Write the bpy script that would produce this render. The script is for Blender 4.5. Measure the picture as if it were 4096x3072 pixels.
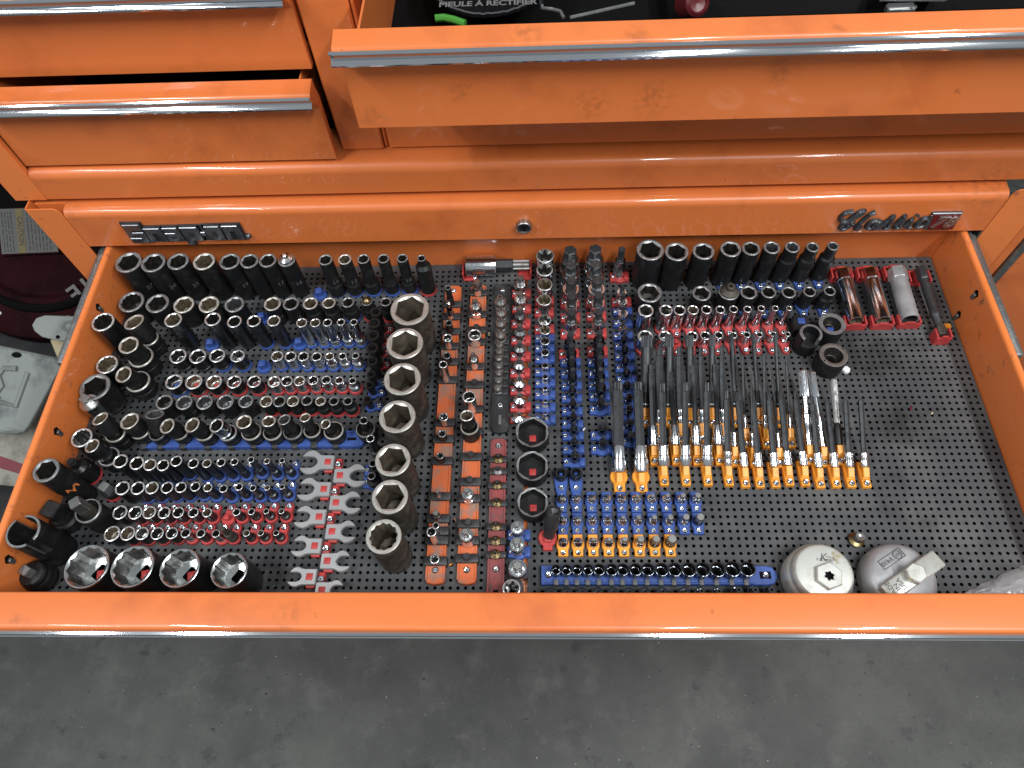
import bpy, math, random
from math import sin, cos, pi, radians, atan2, hypot, sqrt
from mathutils import Vector, Matrix

# ------------------------------------------------------------------ clear
for o in list(bpy.data.objects): bpy.data.objects.remove(o)
scene = bpy.context.scene
COL = scene.collection
rnd = random.Random(7)

# ------------------------------------------------------------------ camera
cam_data = bpy.data.cameras.new('camera')
cam_data.sensor_fit = 'HORIZONTAL'; cam_data.sensor_width = 36.0
cam_data.lens = 2839.77 / 4096 * 36.0
cam_data.clip_start = 0.02; cam_data.clip_end = 60
cam = bpy.data.objects.new('camera', cam_data); COL.objects.link(cam)
PITCH, YAW, ROLL = radians(60.139), radians(-4.5406), radians(-4.504)
_f = Vector((sin(YAW) * cos(PITCH), cos(YAW) * cos(PITCH), -sin(PITCH)))
_r = Vector((cos(YAW), -sin(YAW), 0)); _u = _r.cross(_f)
_rr = _r * cos(ROLL) + _u * sin(ROLL); _uu = -_r * sin(ROLL) + _u * cos(ROLL)
_m = Matrix((_rr, _uu, -_f)).transposed().to_4x4(); _m.translation = Vector((0, 0, 0.927))
cam.matrix_world = _m
scene.camera = cam

# ------------------------------------------------------------------ world: dim workshop air
world = bpy.data.worlds.new('World'); scene.world = world; world.use_nodes = True
bg = world.node_tree.nodes['Background']
bg.inputs['Color'].default_value = (0.92, 0.97, 1.0, 1); bg.inputs['Strength'].default_value = 0.31

# ------------------------------------------------------------------ ceiling tube lamps of the workshop
def tube(x, y, z, sx, sy, power, col=(0.98, 0.99, 1.0)):
    l = bpy.data.lights.new('ceiling_tube', 'AREA'); l.shape = 'RECTANGLE'; l.size = sx; l.size_y = sy
    l.energy = power; l.color = col
    o = bpy.data.objects.new('ceiling_tube', l); COL.objects.link(o); o.location = (x, y, z)
    return o
tube(-1.52, -0.50, 2.35, 0.12, 1.4, 42)
tube(-2.05, -0.50, 2.35, 0.12, 1.4, 16)
tube(0.60, -0.62, 2.40, 0.12, 1.2, 30)
tube(1.38, -0.45, 2.35, 0.12, 1.4, 62)

scene.view_settings.view_transform = 'Standard'; scene.view_settings.look = 'None'
scene.view_settings.gamma = 1.0; scene.view_settings.use_curve_mapping = False
scene.view_settings.exposure = 0.0

# ------------------------------------------------------------------ materials
MATS = {}
def mat(name, col, rough=0.5, metal=0.0, coat=0.0, spec=0.5):
    m = bpy.data.materials.new(name); m.use_nodes = True
    b = m.node_tree.nodes['Principled BSDF']
    b.inputs['Base Color'].default_value = (*col, 1); b.inputs['Roughness'].default_value = rough
    b.inputs['Metallic'].default_value = metal; b.inputs['Coat Weight'].default_value = coat
    b.inputs['Coat Roughness'].default_value = 0.04; b.inputs['Specular IOR Level'].default_value = spec
    MATS[name] = m; return m
def _n(m, t, **kw):
    n = m.node_tree.nodes.new(t)
    for k, v in kw.items(): setattr(n, k, v)
    return n
def mottle(m, col2, scale, lo, hi, detail=4, obj=True, rough2=None, bump=0.0, bscale=None):
    """blend towards col2 where a noise exceeds lo..hi; optional roughness change and fine bump"""
    nt = m.node_tree; b = nt.nodes['Principled BSDF']; L = nt.links.new
    geo = _n(m, 'ShaderNodeNewGeometry')
    no = _n(m, 'ShaderNodeTexNoise'); no.inputs['Scale'].default_value = scale; no.inputs['Detail'].default_value = detail
    no.inputs['Roughness'].default_value = 0.62
    L(geo.outputs['Position'], no.inputs['Vector'])
    mr = _n(m, 'ShaderNodeMapRange'); mr.inputs['From Min'].default_value = lo; mr.inputs['From Max'].default_value = hi
    L(no.outputs['Fac'], mr.inputs['Value'])
    mx = _n(m, 'ShaderNodeMix', data_type='RGBA')
    src = b.inputs['Base Color'].links[0].from_socket if b.inputs['Base Color'].links else None
    if src: L(src, mx.inputs['A'])
    else: mx.inputs['A'].default_value = b.inputs['Base Color'].default_value
    mx.inputs['B'].default_value = (*col2, 1)
    L(mr.outputs['Result'], mx.inputs['Factor']); L(mx.outputs['Result'], b.inputs['Base Color'])
    if rough2 is not None:
        r = _n(m, 'ShaderNodeMapRange'); r.inputs['To Min'].default_value = b.inputs['Roughness'].default_value
        r.inputs['To Max'].default_value = rough2
        L(mr.outputs['Result'], r.inputs['Value'])
        for lk in list(b.inputs['Roughness'].links): nt.links.remove(lk)
        L(r.outputs['Result'], b.inputs['Roughness'])
    if bump:
        n2 = _n(m, 'ShaderNodeTexNoise'); n2.inputs['Scale'].default_value = bscale or scale * 6; n2.inputs['Detail'].default_value = 3
        L(geo.outputs['Position'], n2.inputs['Vector'])
        bp = _n(m, 'ShaderNodeBump'); bp.inputs['Strength'].default_value = bump; bp.inputs['Distance'].default_value = 0.0006
        L(n2.outputs['Fac'], bp.inputs['Height']); L(bp.outputs['Normal'], b.inputs['Normal'])
    return m

SMUDGES = [(.262, .673, .423, .022), (-.085, .673, .405, .018), (.10, .655, .478, .020), (-.01, .662, .480, .022), (.13, .673, .390, .030), (.06, .673, .385, .028), (-.67, .745, .345, .020), (-.19, .673, .375, .020), (-.30, .172, .0825, .020), (-.62, .165, .0825, .015), (.30, .66, .478, .012), (-.70, .755, .150, .03), (.64, .76, .168, .05)]
paint = mat('orange_paint', (0.655, 0.172, 0.043), 0.36, 0, 0.5)
mottle(paint, (0.46, 0.11, 0.03), 9, 0.52, 0.80, 6, rough2=0.42)
mottle(paint, (0.20, 0.05, 0.02), 42, 0.68, 0.80, 5)
mottle(paint, (0.10, 0.03, 0.015), 160, 0.775, 0.79, 2)
def smudge(m, spots, col):
    # hand smears with a place and size of their own: (x, y, z, radius, stretch)
    nt = m.node_tree; b = nt.nodes['Principled BSDF']; L = nt.links.new
    geo = _n(m, 'ShaderNodeNewGeometry'); no = _n(m, 'ShaderNodeTexNoise'); no.inputs['Scale'].default_value = 110; no.inputs['Detail'].default_value = 6
    L(geo.outputs['Position'], no.inputs['Vector'])
    acc = None
    for x, y, z, r in spots:
        d = _n(m, 'ShaderNodeVectorMath', operation='DISTANCE'); d.inputs[1].default_value = (x, y, z); L(geo.outputs['Position'], d.inputs[0])
        mr = _n(m, 'ShaderNodeMapRange'); mr.inputs['From Min'].default_value = r; mr.inputs['From Max'].default_value = r * .35; L(d.outputs['Value'], mr.inputs['Value'])
        if acc is None: acc = mr.outputs['Result']
        else:
            a = _n(m, 'ShaderNodeMath', operation='MAXIMUM'); L(acc, a.inputs[0]); L(mr.outputs['Result'], a.inputs[1]); acc = a.outputs['Value']
    mn = _n(m, 'ShaderNodeMapRange'); mn.inputs['From Min'].default_value = .42; mn.inputs['From Max'].default_value = .62; L(no.outputs['Fac'], mn.inputs['Value'])
    mu = _n(m, 'ShaderNodeMath', operation='MULTIPLY'); L(acc, mu.inputs[0]); L(mn.outputs['Result'], mu.inputs[1])
    mu2 = _n(m, 'ShaderNodeMath', operation='MULTIPLY'); L(mu.outputs['Value'], mu2.inputs[0]); mu2.inputs[1].default_value = .34
    mx = _n(m, 'ShaderNodeMix', data_type='RGBA'); L(b.inputs['Base Color'].links[0].from_socket, mx.inputs['A']); mx.inputs['B'].default_value = (*col, 1)
    L(mu2.outputs['Value'], mx.inputs['Factor']); L(mx.outputs['Result'], b.inputs['Base Color'])
smudge(paint, SMUDGES, (0.16, 0.055, 0.02))
paint_edge = mat('orange_rolled_edge', (0.74, 0.203, 0.050), 0.32, 0, 0.5)
mottle(paint_edge, (0.30, 0.10, 0.05), 60, 0.60, 0.75, 4)
rim_chrome = mat('polished_rim', (0.66, 0.68, 0.68), 0.30, 0.75)
mottle(rim_chrome, (0.42, 0.42, 0.40), 200, 0.52, 0.75, 3)
chrome = mat('chrome', (0.74, 0.77, 0.80), 0.15, 1)
mottle(chrome, (0.48, 0.50, 0.52), 120, 0.5, 0.75, 4, rough2=0.24)
trim_chrome = mat('pull_chrome', (0.72, 0.76, 0.80), 0.07, 1)
badge_chrome = mat('badge_chrome', (0.19, 0.205, 0.225), 0.30, 0.9)
dull_steel = mat('dull_socket_chrome', (0.150, 0.155, 0.160), 0.36, 1)
mottle(dull_steel, (0.075, 0.076, 0.078), 80, 0.45, 0.7, 4, rough2=0.48)
gloss_black = mat('black_oxide', (0.012, 0.012, 0.013), 0.30, 0.2)
chrome_dirty = mat('worn_chrome', (0.62, 0.65, 0.66), 0.20, 1)
mottle(chrome_dirty, (0.22, 0.20, 0.17), 150, 0.52, 0.72, 5, rough2=0.45)
dark_chrome = mat('dark_chrome', (0.10, 0.11, 0.125), 0.16, 1)
satin = mat('satin_steel', (0.42, 0.43, 0.42), 0.38, 1)
mottle(satin, (0.22, 0.21, 0.19), 90, 0.48, 0.70, 5, rough2=0.55)
impact = mat('black_impact_finish', (0.011, 0.0115, 0.0125), 0.46, 0.2, 0, 0.35)
mottle(impact, (0.032, 0.031, 0.029), 70, 0.50, 0.75, 6, rough2=0.62, bump=0.25, bscale=1500)
impact_brown = mat('brown_worn_impact', (0.040, 0.036, 0.031), 0.52, 0.3)
mottle(impact_brown, (0.115, 0.100, 0.078), 60, 0.46, 0.72, 6, rough2=0.65, bump=0.25, bscale=1200)
bore_mid = mat('grey_bore', (0.13, 0.135, 0.14), 0.42, 0.6)
mottle(bore_mid, (0.06, 0.06, 0.062), 130, 0.46, 0.66, 4)
bore_bigbrown = mat('oily_brown_bore', (0.095, 0.078, 0.058), 0.42, 0.3)
mottle(bore_bigbrown, (0.20, 0.168, 0.122), 45, 0.45, 0.68, 5, rough2=0.6)
rim_steel = mat('worn_rim_steel', (0.26, 0.268, 0.272), 0.36, 0.6)
mottle(rim_steel, (0.13, 0.128, 0.120), 220, 0.45, 0.70, 4, rough2=0.5)
rim_bright = mat('bright_rim_steel', (0.50, 0.49, 0.45), 0.36, 0.6)
mottle(rim_bright, (0.28, 0.255, 0.21), 160, 0.50, 0.72, 4, rough2=0.5)
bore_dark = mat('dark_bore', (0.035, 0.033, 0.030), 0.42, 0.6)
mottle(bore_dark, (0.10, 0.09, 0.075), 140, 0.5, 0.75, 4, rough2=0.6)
bore_brown = mat('brown_bore', (0.16, 0.125, 0.085), 0.48, 0.6)
mottle(bore_brown, (0.30, 0.245, 0.17), 160, 0.45, 0.70, 4, rough2=0.6)
bore_steel = mat('steel_bore', (0.42, 0.43, 0.42), 0.30, 1)
mottle(bore_steel, (0.14, 0.13, 0.11), 130, 0.46, 0.66, 4, rough2=0.5)
bit_black = mat('black_bit_steel', (0.050, 0.053, 0.057), 0.42, 0.5)
mottle(bit_black, (0.10, 0.10, 0.10), 130, 0.55, 0.75, 3, rough2=0.5)
bit_grey = mat('grey_bit_steel', (0.046, 0.050, 0.054), 0.44, 0.4, 0, 0.4)
mottle(bit_grey, (0.028, 0.030, 0.032), 110, 0.45, 0.7, 3, rough2=0.48)
brass = mat('tarnished_brass', (0.26, 0.20, 0.10), 0.38, 1)
mottle(brass, (0.10, 0.075, 0.04), 200, 0.5, 0.7, 3)
board = mat('pegboard_plastic', (0.046, 0.049, 0.053), 0.62)
mottle(board, (0.110, 0.110, 0.108), 9, 0.46, 0.76, 7, rough2=0.75, bump=0.15, bscale=900)
mottle(board, (0.015, 0.016, 0.018), 7, 0.50, 0.66, 5)
mottle(board, (0.24, 0.23, 0.21), 150, 0.735, 0.78, 2)
mottle(board, (0.10, 0.075, 0.05), 16, 0.70, 0.78, 4)
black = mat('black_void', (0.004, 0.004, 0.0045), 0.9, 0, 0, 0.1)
liner = mat('black_liner', (0.004, 0.004, 0.0045), 0.8, 0, 0, 0.1)
red_pl = mat('red_plastic', (0.42, 0.042, 0.041), 0.48)
mottle(red_pl, (0.30, 0.035, 0.033), 80, 0.5, 0.72, 4)
blue_pl = mat('blue_plastic', (0.034, 0.078, 0.28), 0.48)
mottle(blue_pl, (0.020, 0.050, 0.22), 80, 0.5, 0.72, 4)
yellow_pl = mat('amber_plastic', (0.80, 0.32, 0.030), 0.45)
mottle(yellow_pl, (0.46, 0.17, 0.02), 90, 0.5, 0.75, 4)
orange_pl = mat('orange_rail_plastic', (0.52, 0.115, 0.035), 0.45)
mottle(orange_pl, (0.26, 0.14, 0.10), 38, 0.47, 0.60, 5, rough2=0.6)
darkred_pl = mat('dark_red_rail_plastic', (0.21, 0.050, 0.050), 0.45)
mottle(darkred_pl, (0.50, 0.055, 0.055), 14, 0.54, 0.66, 3)
mottle(darkred_pl, (0.10, 0.06, 0.06), 70, 0.55, 0.70, 4)
black_pl = mat('black_plastic', (0.022, 0.023, 0.025), 0.45)
mottle(black_pl, (0.05, 0.05, 0.05), 60, 0.5, 0.7, 4, rough2=0.6)
grey_pl = mat('grey_plastic', (0.12, 0.125, 0.13), 0.5)
zinc = mat('zinc_screw', (0.70, 0.78, 0.84), 0.20, 1)
alu = mat('cast_aluminium', (0.56, 0.58, 0.54), 0.40, 0.5)
mottle(alu, (0.38, 0.38, 0.34), 45, 0.48, 0.72, 6, rough2=0.55, bump=0.10, bscale=700)
mottle(alu, (0.34, 0.27, 0.12), 30, 0.63, 0.72, 4)
bench_dark = mat('dark_bench_top', (0.020, 0.022, 0.023), 0.6)
mottle(bench_dark, (0.04, 0.043, 0.044), 8, 0.5, 0.7, 5)
alu_grey = mat('dull_cast_aluminium', (0.33, 0.335, 0.345), 0.46, 0.5)
mottle(alu_grey, (0.46, 0.47, 0.48), 30, 0.45, 0.7, 6, rough2=0.55, bump=0.08, bscale=700)
mottle(alu_grey, (0.42, 0.31, 0.10), 24, 0.64, 0.70, 4)
crow_steel = mat('crowfoot_steel', (0.56, 0.58, 0.59), 0.30, 0.75)
mottle(crow_steel, (0.44, 0.43, 0.42), 60, 0.45, 0.7, 5, rough2=0.48)
plate_grey = mat('old_pressed_aluminium', (0.20, 0.225, 0.215), 0.6, 0.15, 0, 0.3)
mottle(plate_grey, (0.09, 0.10, 0.10), 24, 0.48, 0.72, 6, rough2=0.6)
big_bore = mat('scaled_bore_wall', (0.10, 0.10, 0.095), 0.42, 0.8)
mottle(big_bore, (0.30, 0.31, 0.30), 26, 0.50, 0.62, 3)
engrave = mat('engraved_grey', (0.06, 0.065, 0.07), 0.6)
stamp = mat('stamped_grey', (0.10, 0.10, 0.10), 0.5)
slide_grey = mat('grey_slide_steel', (0.20, 0.21, 0.21), 0.45, 0.8)
mottle(slide_grey, (0.34, 0.35, 0.35), 80, 0.5, 0.7, 4)
maroon = mat('shaded_maroon_paint', (0.024, 0.0055, 0.0075), 0.7, 0, 0, 0.04)  # base colour darkened to carry the shade over the reel
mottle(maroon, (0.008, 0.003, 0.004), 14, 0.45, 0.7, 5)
paper = mat('shaded_label_paper', (0.07, 0.075, 0.072), 0.6)  # paper colour dimmed to hold the shade over the label
yellow_print = mat('yellow_print', (0.12, 0.095, 0.02), 0.6)
ink = mat('black_ink', (0.02, 0.02, 0.022), 0.6)
white_print = mat('white_print', (0.15, 0.145, 0.145), 0.6)
wood = mat('pale_wood', (0.42, 0.36, 0.22), 0.6)
carton = mat('white_carton', (0.30, 0.295, 0.25), 0.7)
mottle(carton, (0.16, 0.15, 0.13), 25, 0.5, 0.7, 5)
carton_red = mat('red_carton_print', (0.17, 0.02, 0.03), 0.6)
green_pl = mat('green_plastic', (0.05, 0.24, 0.03), 0.4)
bottle_red = mat('dark_red_plastic', (0.10, 0.012, 0.015), 0.4)  # plain dark red plastic, no emission
film = mat('clear_plastic_film', (0.75, 0.78, 0.80), 0.12)
fb = film.node_tree.nodes['Principled BSDF']; fb.inputs['Alpha'].default_value = 0.5
badge_red = mat('badge_red', (0.16, 0.015, 0.02), 0.25, 0.3)
white_pl = mat('white_plastic', (0.8, 0.82, 0.83), 0.4)
conc = mat('stained_concrete', (0.070, 0.074, 0.068), 0.62)
mottle(conc, (0.034, 0.037, 0.035), 2.6, 0.40, 0.64, 8, rough2=0.68, bump=0.4, bscale=180)
mottle(conc, (0.088, 0.092, 0.086), 12, 0.52, 0.76, 7)
mottle(conc, (0.045, 0.048, 0.046), 60, 0.54, 0.80, 6)
mottle(conc, (0.15, 0.15, 0.14), 320, 0.66, 0.76, 3)
mottle(conc, (0.026, 0.028, 0.028), 13, 0.62, 0.71, 5)
mottle(conc, (0.012, 0.012, 0.013), 24, 0.69, 0.72, 4)
mottle(conc, (0.010, 0.010, 0.011), 75, 0.725, 0.745, 2)
mottle(conc, (0.28, 0.28, 0.27), 110, 0.745, 0.77, 2)

# ------------------------------------------------------------------ mesh collector
class MB:
    def __init__(s): s.v = []; s.f = []; s.m = []
    def add(s, vs, fs, mi=0, M=None):
        k = len(s.v)
        s.v += [tuple(M @ Vector(v)) for v in vs] if M is not None else [tuple(v) for v in vs]
        s.f += [tuple(i + k for i in f) for f in fs]; s.m += [mi] * len(fs); return s
    def lathe(s, prof, n=32, mi=0, M=None, cap0=False, cap1=False, ph=0.0):
        vs = [(r * cos(2 * pi * i / n + ph), r * sin(2 * pi * i / n + ph), z) for r, z in prof for i in range(n)]
        fs = [(j * n + i, j * n + (i + 1) % n, (j + 1) * n + (i + 1) % n, (j + 1) * n + i) for j in range(len(prof) - 1) for i in range(n)]
        if cap0: fs.append(tuple(range(n - 1, -1, -1)))
        if cap1: fs.append(tuple((len(prof) - 1) * n + i for i in range(n)))
        return s.add(vs, fs, mi, M)
    def rings(s, rings, mi=0, M=None, cap0=False, cap1=False):
        n = len(rings[0]); vs = [p for r in rings for p in r]
        fs = [(j * n + i, j * n + (i + 1) % n, (j + 1) * n + (i + 1) % n, (j + 1) * n + i) for j in range(len(rings) - 1) for i in range(n)]
        if cap0: fs.append(tuple(range(n - 1, -1, -1)))
        if cap1: fs.append(tuple((len(rings) - 1) * n + i for i in range(n)))
        return s.add(vs, fs, mi, M)
    def box(s, x0, x1, y0, y1, z0, z1, mi=0, b=0.0, M=None):
        if b <= 0:
            vs = [(x, y, z) for z in (z0, z1) for x, y in ((x0, y0), (x1, y0), (x1, y1), (x0, y1))]
            return s.add(vs, [(3, 2, 1, 0), (4, 5, 6, 7), (0, 1, 5, 4), (1, 2, 6, 5), (2, 3, 7, 6), (3, 0, 4, 7)], mi, M)
        b = min(b, (x1 - x0) / 2.2, (y1 - y0) / 2.2, (z1 - z0) / 2.2)
        out = [(x0 + b, y0), (x1 - b, y0), (x1, y0 + b), (x1, y1 - b), (x1 - b, y1), (x0 + b, y1), (x0, y1 - b), (x0, y0 + b)]
        inn = [(min(max(x, x0 + b), x1 - b), min(max(y, y0 + b), y1 - b)) for x, y in out]
        return s.rings([[(x, y, z0) for x, y in out], [(x, y, z1 - b) for x, y in out], [((x + u) / 2, (y + w) / 2, z1 - b * .3) for (x, y), (u, w) in zip(out, inn)], [(x, y, z1) for x, y in inn]], mi, M, True, True)
    def prism(s, outline, z0, z1, mi=0, b=0.0, M=None):
        """upright prism with a chamfer b at the top (outline counter-clockwise)"""
        if b > 0:
            n = len(outline); ins = []
            for i in range(n):
                p, q, r = Vector(outline[i - 1]), Vector(outline[i]), Vector(outline[(i + 1) % n])
                d1 = (q - p).normalized(); d2 = (r - q).normalized()
                nn = Vector((-d1.y - d2.y, d1.x + d2.x)); nn = nn.normalized() if nn.length > 1e-9 else Vector((-d1.y, d1.x))
                ins.append(tuple(q + nn * b))
            return s.rings([[(x, y, z0) for x, y in outline], [(x, y, z1 - b) for x, y in outline], [(x, y, z1) for x, y in ins]], mi, M, True, True)
        return s.rings([[(x, y, z0) for x, y in outline], [(x, y, z1) for x, y in outline]], mi, M, True, True)
    def extx(s, prof, x0, x1, mi=0, caps=True):
        """extrude a (y,z) profile along x"""
        n = len(prof); vs = [(x0, y, z) for y, z in prof] + [(x1, y, z) for y, z in prof]
        fs = [(i, (i + 1) % n, n + (i + 1) % n, n + i) for i in range(n)]
        if caps: fs += [tuple(range(n - 1, -1, -1)), tuple(range(n, 2 * n))]
        return s.add(vs, fs, mi)
    def tube(s, pts, r, n=8, mi=0, caps=True):
        pts = [Vector(p) for p in pts]; rings = []
        for i, p in enumerate(pts):
            d = (pts[min(i + 1, len(pts) - 1)] - pts[max(i - 1, 0)]).normalized()
            a = Vector((0, 0, 1)) if abs(d.z) < 0.9 else Vector((0, 1, 0))
            u = d.cross(a).normalized(); w = u.cross(d)
            rings.append([p + (u * cos(2 * pi * k / n) + w * sin(2 * pi * k / n)) * r for k in range(n)])
        return s.rings(rings, mi, None, caps, caps)
    def mesh(s, name, mats, ang=32):
        me = bpy.data.meshes.new(name); me.from_pydata(s.v, [], s.f)
        for m in (mats if isinstance(mats, (list, tuple)) else [mats]): me.materials.append(m)
        me.polygons.foreach_set('material_index', s.m)
        me.polygons.foreach_set('use_smooth', [True] * len(s.f)); me.update()
        me.set_sharp_from_angle(angle=radians(ang)); return me
MM = 0.001
def obj(name, mb, mats, parent=None, loc=(0, 0, 0), rz=0.0, M=None, ang=32):
    me = mb.mesh(name, mats, ang) if isinstance(mb, MB) else mb
    o = bpy.data.objects.new(name, me); COL.objects.link(o)
    if M is not None: o.matrix_world = M
    else: o.location = loc; o.rotation_euler = (0, 0, rz)
    if parent is not None: o.parent = parent
    return o
def tag(o, label, cat, group=None, kind=None):
    if kind: o['kind'] = kind
    if label: o['label'] = label
    if cat: o['category'] = cat
    if group: o['group'] = group
    return o
def thing(name, label, cat, group=None, loc=(0, 0, 0), rz=0.0):
    o = bpy.data.objects.new(name, None); COL.objects.link(o); o.empty_display_size = 0.01
    o.location = loc; o.rotation_euler = (0, 0, rz); return tag(o, label, cat, group)
def copy_tree(o, parent=None):
    c = o.copy(); COL.objects.link(c); c.parent = parent
    for ch in list(o.children): copy_tree(ch, c)
    return c
ORD = ['first', 'second', 'third', 'fourth', 'fifth', 'sixth', 'seventh', 'eighth', 'ninth', 'tenth', 'eleventh', 'twelfth', 'thirteenth', 'fourteenth', 'fifteenth', 'sixteenth']

# ------------------------------------------------------------------ text meshes (made first, while the scene is empty)
_dg = None
def text_data(s, size, ext=0.0, bev=0.0, shear=0.0, spacing=1.0, bold=0.0):
    cu = bpy.data.curves.new('text', 'FONT'); cu.body = s; cu.size = size; cu.extrude = ext; cu.bevel_depth = bev
    cu.align_x = 'CENTER'; cu.align_y = 'CENTER'; cu.shear = shear; cu.space_character = spacing; cu.offset = bold
    cu.resolution_u = 3
    o = bpy.data.objects.new('text', cu); COL.objects.link(o)
    dg = bpy.context.evaluated_depsgraph_get()
    me = bpy.data.meshes.new_from_object(o.evaluated_get(dg))
    vs = [tuple(v.co) for v in me.vertices]; fs = [tuple(p.vertices) for p in me.polygons]
    bpy.data.objects.remove(o); bpy.data.meshes.remove(me); bpy.data.curves.remove(cu)
    return vs, fs
T = {s: text_data(s, 0.0135, bold=0.0002) for s in ('27', '24', '22', '19', '17', '16', '14', '13', '10', '18')}
T['caution'] = text_data('CAUTION', 0.028, bold=0.0006)
T['MITE'] = text_data('MITE', 0.060, bold=0.0012)
T['MI'] = text_data('MI', 0.035, shear=-0.3)
T['meule'] = text_data('MEULE À RECTIFIER', 0.0135, bold=0.0004)
T['AST'] = text_data('AST', 0.0072); T['V410'] = text_data('V410', 0.0085); T['MADE'] = text_data('MADE', 0.0085); T['IN'] = text_data('IN', 0.0085); T['USA'] = text_data('USA', 0.0085)
T['K'] = text_data('K', 0.014, shear=0.4); T['TOOL'] = text_data('TOOL', 0.004); T['KTI'] = text_data('KTI-73605', 0.0045); T['645'] = text_data('64.5', 0.0045)
SNAP = {c: text_data(c, 0.058 if c == 'S' else 0.052, 0.004, 0.0012, bold=0.0022) for c in 'Snapo-'}
T['7'] = text_data('7', 0.030, 0.0012, 0.0004, shear=0.25, bold=0.0008); T['8'] = text_data('8', 0.030, 0.0012, 0.0004, shear=0.25, bold=0.0008)
def text_obj(name, key, m, parent, M):
    vs, fs = T[key] if isinstance(key, str) else key
    return obj(name, MB().add(vs, fs), m, parent, M=M)
# ------------------------------------------------------------------ positions and sizes in millimetres
DEEP_IMPACT_LEFT = [
    (-642.0, 710.6, 41.3, 82.0, '27'),
    (-602.0, 709.0, 38.1, 82.0, '24'),
    (-563.0, 710.7, 33.6, 82.0, '22'),
    (-521.4, 709.8, 34.1, 82.0, 'gold'),
    (-480.5, 709.0, 32.3, 82.0, '19'),
    (-449.6, 709.0, 28.9, 82.0, ''),
    (-420.8, 709.5, 27.4, 82.0, '17'),
    (-390.9, 709.7, 26.6, 82.0, '16plug'),
    (-329.9, 708.8, 21.8, 82.0, '14'),
    (-299.7, 709.0, 20.7, 82.0, '13'),
    (-270.7, 709.3, 19.3, 82.0, ''),
    (-239.6, 709.2, 18.4, 82.0, ''),
    (-210.2, 709.3, 17.4, 82.0, '10'),
    (-180.4, 708.6, 13.2, 82.0, 'flare'),
]
SHALLOW_IMPACT_LEFT = [
    (-644.7, 663.7, 40.7, 42.0, '12pt'),
    (-601.7, 659.9, 36.8, 42.0, '24'),
    (-558.4, 656.5, 32.7, 42.0, '22'),
    (-518.2, 656.5, 32.3, 42.0, ''),
    (-477.4, 655.8, 30.9, 42.0, ''),
    (-417.0, 655.8, 26.8, 42.0, '17'),
    (-387.6, 655.6, 25.4, 42.0, '16'),
    (-356.9, 655.6, 23.3, 42.0, 'step'),
    (-327.7, 655.9, 21.1, 42.0, '14'),
    (-297.9, 656.6, 20.0, 42.0, 'step'),
    (-268.0, 657.8, 16.9, 42.0, 'plug'),
    (-238.3, 656.4, 17.1, 42.0, 'step'),
]
DEEP_CHROME_LEFT = [
    (-550.6, 608.2, 26.5, 69.5),
    (-490.0, 608.5, 24.4, 69.5),
    (-458.9, 607.5, 21.8, 64.0),
    (-429.2, 607.9, 21.1, 64.0),
    (-398.8, 607.9, 20.1, 64.0),
    (-357.8, 607.4, 16.6, 58.5),
    (-337.1, 607.1, 15.6, 58.5),
    (-318.5, 607.1, 13.9, 58.5),
    (-298.1, 607.6, 12.5, 58.5),
    (-278.5, 607.1, 11.5, 58.5),
]
SHALLOW_CHROME_LEFT = [
    (-551.4, 568.8, 26.2, 30.0),
    (-520.6, 568.1, 25.9, 30.0),
    (-490.5, 569.0, 24.5, 30.0),
    (-458.7, 567.6, 22.0, 30.0),
    (-397.5, 566.4, 18.9, 30.0),
    (-376.8, 565.7, 18.0, 30.0),
    (-357.1, 565.4, 16.9, 30.0),
    (-336.7, 564.8, 15.7, 30.0),
    (-317.0, 564.9, 14.0, 30.0),
    (-297.3, 565.1, 12.3, 30.0),
    (-277.4, 565.4, 11.4, 30.0),
]
RED_PEG_CHROME = [
    (-548.7, 525.8, 26.0, 26.0),
    (-518.3, 525.4, 25.7, 26.0),
    (-487.4, 524.7, 24.3, 26.0),
    (-456.6, 524.7, 22.3, 26.0),
    (-426.3, 524.8, 20.9, 26.0),
    (-395.8, 524.3, 19.5, 26.0),
    (-376.7, 524.8, 17.8, 26.0),
    (-357.7, 525.1, 17.5, 26.0),
    (-337.1, 525.9, 15.9, 26.0),
    (-317.7, 526.2, 14.5, 26.0),
    (-297.9, 525.2, 13.2, 26.0),
    (-277.9, 524.2, 11.3, 26.0),
]
BLACK_TWELVE = [
    (-550.9, 488.0, 25.2, 32.0),
    (-520.9, 487.1, 24.5, 32.0),
    (-490.6, 487.1, 24.4, 32.0),
    (-459.9, 487.7, 25.1, 32.0),
    (-429.4, 488.0, 21.8, 32.0),
    (-399.1, 487.4, 19.1, 32.0),
    (-379.5, 487.5, 18.7, 32.0),
    (-359.5, 487.5, 18.1, 32.0),
    (-339.0, 488.3, 16.8, 32.0),
    (-318.9, 487.1, 15.5, 32.0),
    (-299.2, 486.9, 14.4, 32.0),
    (-278.7, 486.9, 13.8, 32.0),
]
ROW_DEEP_QUARTER = [
    (-576.0, 385.5, 20.4, 52.0),
    (-552.1, 382.4, 19.8, 52.0),
    (-533.1, 379.9, 17.9, 52.0),
    (-514.7, 379.1, 17.2, 52.0),
    (-497.7, 385.0, 16.1, 52.0),
    (-473.1, 381.5, 14.8, 52.0),
    (-454.3, 381.4, 12.9, 52.0),
    (-434.9, 382.6, 12.3, 52.0),
    (-416.6, 383.5, 10.8, 52.0),
    (-394.3, 386.4, 9.2, 52.0),
    (-371.8, 384.0, 8.8, 52.0),
    (-351.0, 384.8, 7.6, 52.0),
]
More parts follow.
